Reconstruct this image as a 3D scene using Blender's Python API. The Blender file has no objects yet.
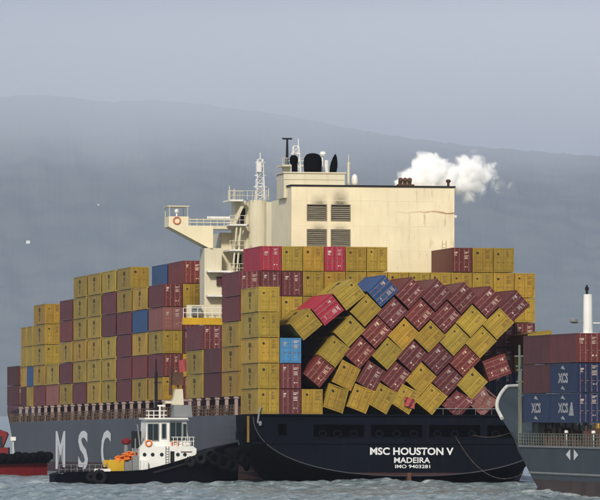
import bpy, math, random
import numpy as np
from mathutils import Matrix, Vector
random.seed(7)
R = math.radians
SC = bpy.context.scene
COL = SC.collection

# ------------------------------------------------------------------ camera, sky, sun, exposure
VIEW = R(10.0)                                   # the view runs 10 degrees off the ship's keel line
vs, vc = math.sin(VIEW), math.cos(VIEW)
CAM = Vector((-137.8, -709.9, 8.1))
cam = bpy.data.cameras.new('camera')
cam.lens = 378.0; cam.sensor_width = 36.0
cam.clip_start = 1.0; cam.clip_end = 60000.0
cam_o = bpy.data.objects.new('camera', cam); COL.objects.link(cam_o)
cam_o.location = CAM
cam_o.rotation_euler = (R(90 + 1.482), 0, -VIEW)
SC.camera = cam_o

SUN_EL, SUN_AZ = R(34), R(204)                   # azimuth clockwise from the bow (+Y): astern and a little to port
world = bpy.data.worlds.new('World'); SC.world = world; world.use_nodes = True
nt = world.node_tree; nt.nodes.clear()
wo = nt.nodes.new('ShaderNodeOutputWorld'); bg = nt.nodes.new('ShaderNodeBackground')
sky = nt.nodes.new('ShaderNodeTexSky'); sky.sky_type = 'NISHITA'; sky.sun_disc = False
sky.sun_elevation = SUN_EL; sky.sun_rotation = SUN_AZ
sky.air_density = 1.0; sky.dust_density = 4.0; sky.ozone_density = 1.0
mixw = nt.nodes.new('ShaderNodeMix'); mixw.data_type = 'RGBA'
mixw.inputs[0].default_value = 0.85              # high overcast over most of the sky
tcw = nt.nodes.new('ShaderNodeTexCoord'); mpw = nt.nodes.new('ShaderNodeMapping'); mpw.inputs['Scale'].default_value = (1, 1, 5)
nzw = nt.nodes.new('ShaderNodeTexNoise'); nzw.inputs['Scale'].default_value = 5.0; nzw.inputs['Detail'].default_value = 5
crw = nt.nodes.new('ShaderNodeValToRGB')
crw.color_ramp.elements[0].position = 0.3; crw.color_ramp.elements[0].color = (3.05, 3.65, 4.72, 1)
crw.color_ramp.elements[1].position = 0.7; crw.color_ramp.elements[1].color = (3.78, 4.44, 5.58, 1)
L_ = nt.links.new
L_(tcw.outputs['Generated'], mpw.inputs[0]); L_(mpw.outputs[0], nzw.inputs['Vector']); L_(nzw.outputs[0], crw.inputs[0])
L_(sky.outputs[0], mixw.inputs[6]); L_(crw.outputs[0], mixw.inputs[7])
L_(mixw.outputs[2], bg.inputs[0]); bg.inputs[1].default_value = 0.10
L_(bg.outputs[0], wo.inputs[0])

sun = bpy.data.lights.new('sun', 'SUN'); sun.energy = 3.5; sun.angle = R(7.0); sun.color = (1.0, 0.93, 0.80)
sun_o = bpy.data.objects.new('sun', sun); COL.objects.link(sun_o)
sd = Vector((math.sin(SUN_AZ) * math.cos(SUN_EL), math.cos(SUN_AZ) * math.cos(SUN_EL), math.sin(SUN_EL)))
sun_o.rotation_euler = sd.to_track_quat('Z', 'Y').to_euler()
SC.view_settings.view_transform = 'Standard'; SC.view_settings.look = 'None'
SC.view_settings.exposure = 0.0; SC.view_settings.gamma = 1.0
SC.cycles.max_bounces = 14; SC.cycles.volume_bounces = 12; SC.cycles.use_denoising = True

# ------------------------------------------------------------------ helpers
class MB:
    """Collects boxes, bars, tubes and polygons; build() links them as one mesh object."""
    def __init__(s): s.v, s.f, s.m = [], [], []
    def add(s, vs_, fs, m=0, M=None):
        b = len(s.v)
        for p in vs_: s.v.append(tuple(M @ Vector(p)) if M else tuple(p))
        for q in fs: s.f.append([b + i for i in q]); s.m.append(m)
        return s
    def box(s, x0, x1, y0, y1, z0, z1, m=0, M=None):
        return s.add([(x0,y0,z0),(x1,y0,z0),(x1,y1,z0),(x0,y1,z0),(x0,y0,z1),(x1,y0,z1),(x1,y1,z1),(x0,y1,z1)],
                     [(0,3,2,1),(4,5,6,7),(0,1,5,4),(1,2,6,5),(2,3,7,6),(3,0,4,7)], m, M)
    def tube(s, p0, p1, r0, r1=None, n=8, m=0):
        r1 = r0 if r1 is None else r1
        p0, p1 = Vector(p0), Vector(p1); d = (p1 - p0).normalized()
        a = d.orthogonal().normalized(); b = d.cross(a)
        vs_ = [p + (a*math.cos(2*math.pi*i/n) + b*math.sin(2*math.pi*i/n)) * r for p, r in ((p0, r0), (p1, r1)) for i in range(n)]
        fs = [(i, (i+1) % n, n + (i+1) % n, n + i) for i in range(n)] + [tuple(reversed(range(n))), tuple(range(n, 2*n))]
        return s.add(vs_, fs, m)
    def path(s, pts, r, n=8, m=0):
        for a, b in zip(pts, pts[1:]): s.tube(a, b, r, r, n, m)
        return s
    def lathe(s, prof, c, n=20, m=0, M=None):
        """prof: (radius, z) from bottom to top around point c."""
        vs_ = [(c[0] + r*math.cos(2*math.pi*i/n), c[1] + r*math.sin(2*math.pi*i/n), c[2] + z) for r, z in prof for i in range(n)]
        k = len(prof)
        fs = [(j*n+i, j*n+(i+1) % n, (j+1)*n+(i+1) % n, (j+1)*n+i) for j in range(k-1) for i in range(n)]
        fs += [tuple(reversed(range(n))), tuple(range((k-1)*n, k*n))]
        return s.add(vs_, fs, m, M)
    def prism(s, poly, axis, a0, a1, m=0, M=None):
        """poly: list of 2D points; axis: the axis it is extruded along ('x': points are y,z; 'y': x,z; 'z': x,y)."""
        def P(p, a): return {'x': (a, p[0], p[1]), 'y': (p[0], a, p[1]), 'z': (p[0], p[1], a)}[axis]
        n = len(poly)
        vs_ = [P(p, a0) for p in poly] + [P(p, a1) for p in poly]
        fs = [tuple(range(n)), tuple(reversed(range(n, 2*n)))] + [(i, n+i, n+(i+1) % n, (i+1) % n) for i in range(n)]
        return s.add(vs_, fs, m, M)
    def mesh(s, name, fix=True):
        me = bpy.data.meshes.new(name); me.from_pydata(s.v, [], s.f); me.update()
        if fix:
            import bmesh
            b = bmesh.new(); b.from_mesh(me); bmesh.ops.recalc_face_normals(b, faces=b.faces); b.to_mesh(me); b.free()
        me.polygons.foreach_set('material_index', s.m[:len(me.polygons)])
        return me
    def build(s, name, mats, parent=None, smooth=False, fix=True):
        me = s.mesh(name, fix)
        for m in (mats if isinstance(mats, (list, tuple)) else [mats]): me.materials.append(m)
        if smooth: me.polygons.foreach_set('use_smooth', [True]*len(me.polygons))
        return link(name, me, parent)

def link(name, data, parent=None, M=None):
    o = bpy.data.objects.new(name, data); COL.objects.link(o)
    if parent is not None: o.parent = parent
    if M is not None: o.matrix_world = M if parent is None else M
    return o
def tag(o, label=None, cat=None, group=None, kind=None):
    if label: o['label'] = label
    if cat: o['category'] = cat
    if group: o['group'] = group
    if kind: o['kind'] = kind
    return o
def thing(name, label, cat, M=None, group=None):
    o = bpy.data.objects.new(name, None); COL.objects.link(o); o.empty_display_size = 1.0
    if M is not None: o.matrix_world = M
    return tag(o, label, cat, group)
def copy_tree(o, parent=None):
    c = o.copy(); COL.objects.link(c)
    if parent is not None: c.parent = parent
    for ch in o.children: copy_tree(ch, c)
    return c
def text_mesh(name, txt, w, h, bold=0.0):
    """flat lettering in the XY plane, scaled to width w and height h, centred."""
    cu = bpy.data.curves.new(name, 'FONT'); cu.body = txt; cu.size = 1; cu.offset = bold
    cu.align_x = 'CENTER'; cu.space_line = 0.72; cu.resolution_u = 3
    to = bpy.data.objects.new(name + '_tmp', cu); COL.objects.link(to)
    me = bpy.data.meshes.new_from_object(to.evaluated_get(bpy.context.evaluated_depsgraph_get()))
    bpy.data.objects.remove(to); bpy.data.curves.remove(cu)
    me.name = name
    co = np.array([v.co[:] for v in me.vertices]); lo, hi = co.min(0), co.max(0)
    for v in me.vertices:
        v.co = ((v.co[0]-(lo[0]+hi[0])/2)*w/(hi[0]-lo[0]), (v.co[1]-(lo[1]+hi[1])/2)*h/(hi[1]-lo[1]), 0)
    me.materials.clear()
    return me

# ------------------------------------------------------------------ materials
MATS = {}
def mat(name, col, rough=0.55, metal=0.0, var=0.12, scale=0.5, grime=0.0, grime_col=(0.10, 0.045, 0.02), streak=True, rnd=0.0, bump=0.0, spec=0.25):
    """paint or steel with mottling, vertical dirt or rust streaks and a little change from object to object."""
    if name in MATS: return MATS[name]
    m = bpy.data.materials.new(name); m.use_nodes = True
    n = m.node_tree; N = n.nodes.new; K = n.links.new
    b = n.nodes['Principled BSDF']; b.inputs['Roughness'].default_value = rough; b.inputs['Metallic'].default_value = metal; b.inputs['Specular IOR Level'].default_value = spec
    tc = N('ShaderNodeTexCoord')
    oi = N('ShaderNodeObjectInfo')
    off = N('ShaderNodeVectorMath'); off.operation = 'ADD'
    sc_ = N('ShaderNodeVectorMath'); sc_.operation = 'SCALE'; sc_.inputs[0].default_value = (37, 11, 23)
    K(oi.outputs['Random'], sc_.inputs['Scale']); K(tc.outputs['Object'], off.inputs[0]); K(sc_.outputs[0], off.inputs[1])
    nz = N('ShaderNodeTexNoise'); nz.inputs['Scale'].default_value = scale; nz.inputs['Detail'].default_value = 6
    K(off.outputs[0], nz.inputs['Vector'])
    mr = N('ShaderNodeMapRange'); mr.inputs['From Min'].default_value = 0.3; mr.inputs['From Max'].default_value = 0.7
    mr.inputs['To Min'].default_value = 1 - var; mr.inputs['To Max'].default_value = 1 + var
    K(nz.outputs[0], mr.inputs[0])
    last = mr.outputs[0]
    vm = N('ShaderNodeVectorMath'); vm.operation = 'SCALE'; vm.inputs[0].default_value = col[:3]; K(last, vm.inputs['Scale'])
    tm = N('ShaderNodeVectorMath'); tm.operation = 'MULTIPLY'; K(vm.outputs[0], tm.inputs[0]); K(oi.outputs['Color'], tm.inputs[1])
    out = tm.outputs[0]
    if grime:
        mp = N('ShaderNodeMapping'); mp.inputs['Scale'].default_value = (1.3, 1.3, 0.12 if streak else 1.3)
        K(off.outputs[0], mp.inputs[0])
        g = N('ShaderNodeTexNoise'); g.inputs['Scale'].default_value = 1.4; g.inputs['Detail'].default_value = 8; g.inputs['Roughness'].default_value = 0.65
        K(mp.outputs[0], g.inputs['Vector'])
        gr = N('ShaderNodeMapRange'); gr.inputs['From Min'].default_value = 0.52; gr.inputs['From Max'].default_value = 0.75; gr.inputs['To Max'].default_value = grime
        K(g.outputs[0], gr.inputs[0])
        mx = N('ShaderNodeMix'); mx.data_type = 'RGBA'; K(gr.outputs[0], mx.inputs[0]); K(out, mx.inputs[6]); mx.inputs[7].default_value = (*grime_col, 1)
        out = mx.outputs[2]
    K(out, b.inputs['Base Color'])
    if bump:
        bp = N('ShaderNodeBump'); bp.inputs['Strength'].default_value = bump; bp.inputs['Distance'].default_value = 0.05
        K(nz.outputs[0], bp.inputs['Height']); K(bp.outputs[0], b.inputs['Normal'])
    MATS[name] = m
    return m

cream = mat('cream_paint', (0.80, 0.71, 0.49), 0.5, var=0.07, scale=0.35, grime=0.22, grime_col=(0.42, 0.22, 0.07))
white = mat('white_paint', (0.76, 0.75, 0.71), 0.45, var=0.08, grime=0.40, grime_col=(0.3, 0.2, 0.1))
offwhite = mat('deckhouse_paint', (0.62, 0.57, 0.43), 0.5, var=0.06, scale=0.3, grime=0.3, grime_col=(0.3, 0.2, 0.1))
hullgrey = mat('grey_hull_paint', (0.054, 0.058, 0.067), 0.45, var=0.2, scale=0.08, grime=0.55, grime_col=(0.06, 0.045, 0.04))
hullblack = mat('black_hull_paint', (0.0025, 0.0035, 0.0065), 0.65, spec=0.03, var=0.25, scale=0.1, grime=0.3, grime_col=(0.008, 0.007, 0.007))
transomnavy = mat('navy_stern_paint', (0.0040, 0.0058, 0.0110), 0.65, spec=0.03, var=0.2, scale=0.2, grime=0.6, grime_col=(0.014, 0.013, 0.013))
boot = mat('red_boot_top', (0.048, 0.018, 0.018), 0.6, var=0.3, scale=0.2, grime=0.6, grime_col=(0.03, 0.03, 0.03))
dark = mat('dark_steel', (0.010, 0.010, 0.012), 0.7, var=0.3)
maroonsteel = mat('maroon_deck_steel', (0.06, 0.022, 0.024), 0.7, var=0.3, grime=0.4)
pillarpaint = mat('lashing_post_paint', (0.34, 0.25, 0.23), 0.6, var=0.15, grime=0.5)
tanrail = mat('rusty_rail_paint', (0.13, 0.09, 0.06), 0.7, var=0.3, scale=0.4, grime=0.5)
steel = mat('grey_steel', (0.20, 0.21, 0.21), 0.5, var=0.15)
galv = mat('bar_steel', (0.40, 0.37, 0.33), 0.4, metal=0.3, var=0.15)
soot = mat('soot_black', (0.003, 0.003, 0.0035), 0.9, spec=0.05, var=0.3)
louvremat = mat('louvre_paint', (0.24, 0.215, 0.155), 0.6, var=0.2, grime=0.3, grime_col=(0.03, 0.03, 0.03))
letterwhite = mat('white_lettering', (0.72, 0.72, 0.72), 0.5, var=0.08, grime=0.1, grime_col=(0.2, 0.18, 0.17))
letterblack = mat('black_lettering', (0.03, 0.026, 0.02), 0.6, var=0.1)
patchwhite = mat('pale_print', (0.48, 0.40, 0.37), 0.5, var=0.3, rnd=0.3)
yellowpaint = mat('amber_paint', (0.55, 0.33, 0.02), 0.5, var=0.15, grime=0.3)
orange = mat('orange_canvas', (0.75, 0.20, 0.03), 0.7, var=0.2)
redpaint = mat('red_paint', (0.17, 0.012, 0.014), 0.5, var=0.15, grime=0.3, grime_col=(0.1, 0.01, 0.01))
rubber = mat('black_rubber', (0.004, 0.004, 0.005), 0.85, spec=0.04, var=0.3)
rust = mat('rust_brown', (0.09, 0.045, 0.03), 0.8, var=0.3)
glassdark = mat('dark_window_glass', (0.02, 0.03, 0.035), 0.12, var=0.1)
greenhull = mat('dark_teal_hull_paint', (0.035, 0.048, 0.056), 0.5, var=0.2, scale=0.2, grime=0.45, grime_col=(0.07, 0.05, 0.04))
rosebottom = mat('faded_red_bottom_paint', (0.060, 0.040, 0.037), 0.7, var=0.3, scale=0.3, grime=0.4, grime_col=(0.05, 0.045, 0.04))
greengrey = mat('green_grey_deck_paint', (0.125, 0.14, 0.12), 0.6, var=0.2, grime=0.4)
tyrerubber = mat('worn_tyre_rubber', (0.012, 0.012, 0.013), .8, spec=.1, var=.4, scale=2)
flagred = mat('red_flag_cloth', (0.34, 0.07, 0.07), 0.8, var=0.15)
barred = mat('pinkish_bar_steel', (0.27, 0.15, 0.15), 0.5, var=0.2)
sidemark = mat('dark_olive_lettering', (0.11, 0.085, 0.022), 0.6, var=0.1)
faintmark = mat('brown_print', (0.17, 0.105, 0.03), 0.6, var=0.2)
CC = {'Y': ('yellow', mat('yellow_container_paint', (0.33, 0.232, 0.034), 0.5, var=0.20, grime=0.55, grime_col=(0.15, 0.10, 0.03), rnd=0.13)),
      'R': ('maroon', mat('maroon_container_paint', (0.118, 0.029, 0.032), 0.5, var=0.15, grime=0.5, grime_col=(0.07, 0.035, 0.03), rnd=0.25)),
      'K': ('crimson', mat('crimson_container_paint', (0.32, 0.024, 0.045), 0.5, var=0.12, grime=0.25, grime_col=(0.1, 0.03, 0.03), rnd=0.1)),
      'P': ('pinkish red', mat('faded_red_container_paint', (0.26, 0.10, 0.085), 0.55, var=0.12, grime=0.35, grime_col=(0.14, 0.08, 0.06), rnd=0.15)),
      'B': ('blue', mat('blue_container_paint', (0.030, 0.075, 0.19), 0.5, var=0.12, grime=0.3, grime_col=(0.05, 0.05, 0.06), rnd=0.15)),
      'N': ('dark navy', mat('navy_container_paint', (0.013, 0.028, 0.080), 0.5, var=0.12, grime=0.3, grime_col=(0.04, 0.04, 0.05), rnd=0.15)),
      'S': ('sky blue', mat('sky_blue_container_paint', (0.06, 0.26, 0.52), 0.5, var=0.12, grime=0.25, grime_col=(0.1, 0.15, 0.2))),
      'D': ('dark brown', mat('dark_brown_container_paint', (0.085, 0.026, 0.026), 0.55, var=0.15, grime=0.35, grime_col=(0.04, 0.03, 0.02), rnd=0.15)),
      'C': ('cream', mat('cream_container_paint', (0.55, 0.44, 0.26), 0.5, var=0.1, grime=0.3))}

# ------------------------------------------------------------------ sea and hills
def camframe(u, d):                                # lateral and distance from the camera to world x, y
    return CAM.x + u*vc + d*vs, CAM.y - u*vs + d*vc
def spaced(a, b, step, far, grow=1.22):
    out = list(np.arange(a, b + 1e-6, step)); s = step
    x = b
    while x < far: s *= grow; x += s; out.append(x)
    return out
us = spaced(0, 52, 0.30, 16000); us = np.array([-x for x in us[:0:-1]] + us)
ds_f = spaced(505, 760, 0.42, 26000)
back, s_, x_ = [], 0.42, 505.0
while x_ > -400: s_ *= 1.25; x_ -= s_; back.append(x_)
dd = np.array(back[::-1] + ds_f)
U, D = np.meshgrid(us, dd)
Z = np.zeros_like(U)
rng = np.random.default_rng(3)
for k in range(46):
    lam = 1.3 * (11.0 / 1.3) ** rng.random(); ang = rng.normal(0.5, 0.75); ph = rng.random() * 6.283
    kx, ky = math.sin(ang) * 6.283 / lam, math.cos(ang) * 6.283 / lam
    w = kx*U + ky*D + ph + 0.6*np.sin(0.21*U + 0.13*D + ph)
    Z += 0.0095 * lam ** 0.8 * (1.5 * np.abs(np.sin(w/2)) ** 1.4 * -1 + 0.9)
gust = 0.75 + 0.35*np.sin(0.11*U + 1.0) * np.sin(0.047*D) + 0.2*np.sin(0.31*U - 0.09*D)
Z *= gust * 1.7
fade = np.clip((120 - np.abs(U)) / 60, 0, 1) * np.clip((D - 440) / 50, 0, 1) * np.clip((860 - D) / 80, 0, 1)
Z = Z * fade - 0.05
X, Y = camframe(U, D)
nu, nd = len(us), len(dd)
me = bpy.data.meshes.new('sea')
idx = np.arange(nu*nd).reshape(nd, nu)
quads = np.stack([idx[:-1, :-1], idx[:-1, 1:], idx[1:, 1:], idx[1:, :-1]], -1).reshape(-1, 4)
me.vertices.add(nu*nd); me.vertices.foreach_set('co', np.stack([X, Y, Z], -1).astype(np.float32).ravel())
me.loops.add(quads.size); me.loops.foreach_set('vertex_index', quads.ravel().astype(np.int32))
me.polygons.add(len(quads)); me.polygons.foreach_set('loop_start', np.arange(0, quads.size, 4, dtype=np.int32))
me.update(calc_edges=True); me.validate()
me.polygons.foreach_set('use_smooth', np.ones(len(quads), dtype=bool))
sea_m = bpy.data.materials.new('sea_water'); sea_m.use_nodes = True
n = sea_m.node_tree; b = n.nodes['Principled BSDF']
b.inputs['Roughness'].default_value = 0.16; b.inputs['IOR'].default_value = 1.333
tc = n.nodes.new('ShaderNodeTexCoord')
def seanoise(scale, vec=(1, 1, 1), det=5):
    mp = n.nodes.new('ShaderNodeMapping'); mp.inputs['Scale'].default_value = vec
    t = n.nodes.new('ShaderNodeTexNoise'); t.inputs['Scale'].default_value = scale; t.inputs['Detail'].default_value = det
    n.links.new(tc.outputs['Object'], mp.inputs[0]); n.links.new(mp.outputs[0], t.inputs['Vector']); return t
n1, n2, n3 = seanoise(3.4), seanoise(0.8, det=6), seanoise(1.5, det=9)
bp = n.nodes.new('ShaderNodeBump'); bp.inputs['Strength'].default_value = 0.9; bp.inputs['Distance'].default_value = 0.22
n.links.new(n1.outputs[0], bp.inputs['Height']); n.links.new(bp.outputs[0], b.inputs['Normal'])
cr = n.nodes.new('ShaderNodeValToRGB')
cr.color_ramp.elements[0].position = 0.35; cr.color_ramp.elements[0].color = (0.088, 0.126, 0.132, 1)
cr.color_ramp.elements[1].position = 0.70; cr.color_ramp.elements[1].color = (0.28, 0.33, 0.342, 1)
n.links.new(n2.outputs[0], cr.inputs[0])
fm = n.nodes.new('ShaderNodeMapRange'); fm.inputs['From Min'].default_value = 0.57; fm.inputs['From Max'].default_value = 0.70; fm.inputs['To Max'].default_value = 0.55
n.links.new(n3.outputs[0], fm.inputs[0])
mx = n.nodes.new('ShaderNodeMix'); mx.data_type = 'RGBA'; mx.inputs[7].default_value = (0.62, 0.66, 0.66, 1)
n.links.new(fm.outputs[0], mx.inputs[0]); n.links.new(cr.outputs[0], mx.inputs[6]); n.links.new(mx.outputs[2], b.inputs['Base Color'])
def segd(ax, ay, bx, by):
    t_ = np.clip(((X-ax)*(bx-ax) + (Y-ay)*(by-ay)) / ((bx-ax)**2 + (by-ay)**2), 0, 1)
    return np.hypot(X-ax-t_*(bx-ax), Y-ay-t_*(by-ay))
foam = .30*np.exp(-(segd(-40, 2.6, -24, 1.6)/1.3)**2) + .28*np.exp(-(segd(-41, 6, -47, 5)/2.6)**2) + .20*np.exp(-(segd(-12, 1.0, 12, 1.0)/2.0)**2)
fx, fy_ = camframe(26.7, 612)
foam += .22*np.exp(-(segd(fx-.8, fy_-30, fx-.8, fy_+16)/1.6)**2)
rx, ry = camframe(-33, 823); foam += .22*np.exp(-(segd(rx-26, ry+0, rx, ry-4)/2.5)**2)
at = me.attributes.new('foam', 'FLOAT', 'POINT'); at.data.foreach_set('value', foam.astype(np.float32).ravel())
an = n.nodes.new('ShaderNodeAttribute'); an.attribute_name = 'foam'
ad = n.nodes.new('ShaderNodeMath'); ad.operation = 'ADD'; n.links.new(n3.outputs[0], ad.inputs[0]); n.links.new(an.outputs['Fac'], ad.inputs[1]); n.links.new(ad.outputs[0], fm.inputs[0])
me.materials.append(sea_m)
tag(link('sea', me), kind='structure')

RIDGE = [(-900, 60), (-300, 85), (-60, 99), (0, 97), (40, 95), (75, 98), (100, 102), (150, 100), (205, 104), (230, 109), (262, 112), (310, 120), (345, 128), (400, 137), (470, 146), (540, 152), (620, 158), (760, 170), (1000, 180), (1500, 150)]
def ridge(px): return float(np.interp(px, [a for a, _ in RIDGE], [q for _, q in RIDGE]))
pxs = np.linspace(-900, 1500, 1500)
fr = np.linspace(0, 1.25, 46)
vv, ff = [], []
for i, t in enumerate(fr):
    d = 17000 + 6000*t
    for j, px in enumerate(pxs):
        top = 8.1 + (413 - ridge(px)) / 6300 * (d if t <= 1 else 23000)
        u = (px - 300) / 6300 * d
        h = top * (math.sin(min(t, 1)*math.pi/2) ** 1.15) if t <= 1 else top * (1 - (t-1)*1.2)
        h += (math.sin(px*.021 + t*7) * 18 + math.sin(px*.07 - t*11) * 10 + math.sin(px*.17 + t*23) * 6) * min(1, 4*t) * max(0, min(1, (1-t)*3)) * .8 + random.uniform(-2, 2) * min(1, 4*t) + (math.sin(px*.23 + t*61) + math.sin(px*.61 - t*97)) * 2.2 * min(1, 4*t) * (1 if t > .9 else .3)
        x, y = camframe(u, d)
        vv.append((x, y, h - 6 if i == 0 else h))
w_ = len(pxs)
for i in range(len(fr)-1):
    for j in range(w_-1): ff.append((i*w_+j, i*w_+j+1, (i+1)*w_+j+1, (i+1)*w_+j))
me = bpy.data.meshes.new('hills'); me.from_pydata(vv, [], ff); me.update()
me.polygons.foreach_set('use_smooth', [True]*len(me.polygons))
hm = bpy.data.materials.new('forested_hillside'); hm.use_nodes = True
n = hm.node_tree; b = n.nodes['Principled BSDF']; b.inputs['Roughness'].default_value = 0.95
tc = n.nodes.new('ShaderNodeTexCoord'); n1 = n.nodes.new('ShaderNodeTexNoise'); n1.inputs['Scale'].default_value = 0.006; n1.inputs['Detail'].default_value = 9
cr = n.nodes.new('ShaderNodeValToRGB')
cr.color_ramp.elements[0].position = 0.42; cr.color_ramp.elements[0].color = (0.060, 0.083, 0.088, 1)
cr.color_ramp.elements[1].position = 0.60; cr.color_ramp.elements[1].color = (0.092, 0.114, 0.110, 1)
n.links.new(tc.outputs['Object'], n1.inputs['Vector']); n.links.new(n1.outputs[0], cr.inputs[0]); n.links.new(cr.outputs[0], b.inputs['Base Color'])
me.materials.append(hm)
tag(link('hills', me), kind='structure')

# ------------------------------------------------------------------ container ship
SHIP = Matrix.Rotation(-0.0055, 4, 'X') @ Matrix.Rotation(0.004, 4, 'Y')     # trimmed by the head, listing slightly to starboard
ship = thing('container_ship', 'huge grey and black container ship with cream engine casing and a name on its stern', 'ship', SHIP)
HB = 18.1                                           # half the beam
DECK = 7.87
def half(y, z):
    """half breadth of the hull at station y and height z."""
    if y < 46:
        dep = 7.0 + 0.02*y + 0.030*y*y
        t = min(1.0, max(0.0, (DECK - z) / dep))
        return HB * (1 - t ** 2.3) ** (1/2.3)
    e = 196 + 1.5*z                                 # where the bow begins to narrow: later higher up (flare)
    end = 268 + 1.6*max(z, 0)
    if y <= e: return HB
    t = min(1, (y - e) / (end - e))
    return HB * (1 - t ** 2.0)
def sheer(y): return DECK + (0 if y < 222 else 3.6 * min(1, (y-222)/26) ** 0.8)
ys = [0, 1, 2.5, 4, 6, 8, 10.5, 12.0, 17, 21, 26, 32, 39, 46] + list(range(56, 197, 10)) + list(range(200, 286, 4))
zs = [0, 0.06, .12, .18, .25, .33, .42, .52, .62, .72, .80, .87, .93, 1.0]   # fraction from -2 to the deck edge
mb = MB()
rows = []
for y in ys:
    top = sheer(y); row = []
    for side in (-1, 1):
        for q in zs:
            z = -2.0 + q*(top + 2.0)
            row.append((side*half(y, min(z, DECK) if y < 46 else z), y, z))
    rows.append(row)
k = len(zs)
b0 = len(mb.v)
for r_ in rows: mb.v += r_
for i in range(len(ys)-1):
    for s_ in (0, 1):
        for j in range(k-1):
            a = b0 + i*2*k + s_*k + j; c_ = b0 + (i+1)*2*k + s_*k + j
            zmid = -2 + (zs[j]+zs[j+1])/2*(DECK+2)
            m_ = 1 if ys[i+1] <= 12.1 else (2 if zmid < 2.1 else 0)
            mb.f.append([a, a+1, c_+1, c_] if s_ else [a, c_, c_+1, a+1]); mb.m.append(m_)
    a = b0 + i*2*k + k - 1; c_ = b0 + (i+1)*2*k + k - 1
    mb.f.append([a, c_, c_+k, a+k]); mb.m.append(3)      # deck
me = mb.mesh('hull', fix=False)
for m_ in (hullgrey, hullblack, boot, maroonsteel): me.materials.append(m_)
hull = link('hull', me, ship)

# transom plate with the mooring-deck openings cut through it
xe = sorted(set([round(x, 2) for x in np.linspace(-HB, HB, 74)] + [-15.2, -14.2, -11.1, -5.2, -4.4, 1.6, 2.4, 8.4, 9.2, 15.2]))
OPEN = [(-11.1, -5.2, 5.35, 6.75), (-4.4, 1.6, 5.35, 6.75), (2.4, 8.4, 5.35, 6.75), (9.2, 15.2, 5.35, 6.75), (-15.2, -14.2, 5.5, 6.8)]
ze = [-0.2, 0.55, 0.85, 1.25, 1.55, 2.4, 3.2, 4.2, 5.35, 5.5, 6.75, 6.8, DECK]
def tbot(x):
    t = (1 - min(1, abs(x)/HB) ** 2.3) ** (1/2.3)
    return DECK - 7.0*t
mb = MB()
for x0, x1 in zip(xe, xe[1:]):
    for z0, z1 in zip(ze, ze[1:]):
        if any(a-.01 <= x0 and x1 <= c_+.01 and p-.01 <= z0 and z1 <= q+.01 for a, c_, p, q in OPEN): continue
        a0, a1 = max(z0, tbot(x0)), max(z0, tbot(x1))
        c0, c1 = max(z1, tbot(x0)), max(z1, tbot(x1))
        if c0 - a0 < 1e-4 and c1 - a1 < 1e-4: continue
        mb.add([(x0, -.02, a0), (x1, -.02, a1), (x1, -.02, c1), (x0, -.02, c0)], [(0, 1, 2, 3)], 1 if z1 < 1.5 and z0 > .8 else 0)
mb.build('transom', [transomnavy, boot], ship, fix=False)
mb = MB()
for a, c_, p, q in OPEN:                            # coaming round each opening, and the dark space behind
    for bx in ((a-.12, c_+.12, q, q+.12), (a-.12, c_+.12, p-.14, p), (a-.12, a, p, q), (c_, c_+.12, p, q)):
        mb.box(bx[0], bx[1], -.10, -.024, bx[2], bx[3])
mb.build('opening_rim', transomnavy, ship)
mb = MB(); mb.box(-16.6, 16.6, 3.2, 3.5, 5.0, 7.6).box(-16.6, 16.6, .1, 3.2, 4.9, 5.05)
mb.build('mooring_deck', hullblack, ship)
for x in (-10.0, -8.3, -6.4, -3.4, -1.4, .6, 3.4, 5.4, 7.4, 10.2, 12.4, 14.4):     # fairlead rings and bollards in the openings
    f_ = MB()
    pts = [(x + .42*math.cos(t), -.06, 5.72 + .34*math.sin(t)) for t in np.linspace(0, 2*math.pi, 13)]
    f_.path(pts, .09, 6)
    f_.build('fairlead', transomnavy, ship)
mb = MB()                                           # edge moulding along the curved foot of the transom
cv = [(HB*math.sin(t), -.08, tbot(HB*math.sin(t)) + .02) for t in np.linspace(-math.pi/2*.985, math.pi/2*.985, 45)]
mb.path(cv, .06, 6); mb.build('transom_moulding', hullgrey, ship)
mb = MB(); mb.box(-HB, HB, -.30, -.03, DECK-.10, DECK+.06); mb.box(-HB, HB, -.16, -.03, 4.55, 4.72)
mb.build('stern_moulding', transomnavy, ship)
def lettering(name, txt, w, h, M, bold, m_=letterwhite):
    me = text_mesh(name, txt, w, h, bold); me.materials.append(m_)
    o = link(name, me, ship); o.matrix_local = M
    return o
FACE_AFT = Matrix.Rotation(R(90), 4, 'X')           # text plane turned to face astern
mb = MB(); mb.prism([(-.9, -2.0), (2.4, -2.0), (2.2, 1.3), (-.55, 1.25)], 'x', -.22, .22); mb.build('rudder', rust, ship)
lettering('ship_name', 'MSC HOUSTON V', 9.75, 0.86, Matrix.Translation((.38, -.05, 3.72)) @ FACE_AFT, 0.029)
lettering('home_port', 'MADEIRA', 4.2, 0.64, Matrix.Translation((.42, -.05, 2.70)) @ FACE_AFT, 0.016)
lettering('registration_number', 'IMO 9403281', 4.1, 0.40, Matrix.Translation((.48, -.05, 1.98)) @ FACE_AFT, 0.012)
FACE_PORT = Matrix(((0, 0, -1, 0), (-1, 0, 0, 0), (0, 1, 0, 0), (0, 0, 0, 1)))
hullwhite = mat('white_hull_lettering', (0.72, 0.72, 0.73), .5, var=.05)
for ch, y, w in (('M', 161.2, 9.8), ('S', 138.6, 9.6), ('C', 117.0, 9.0)):
    lettering('hull_letter', ch, w, 5.3, Matrix.Translation((-HB-.03, y, 3.75)) @ FACE_PORT, 0.022, hullwhite)

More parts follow.
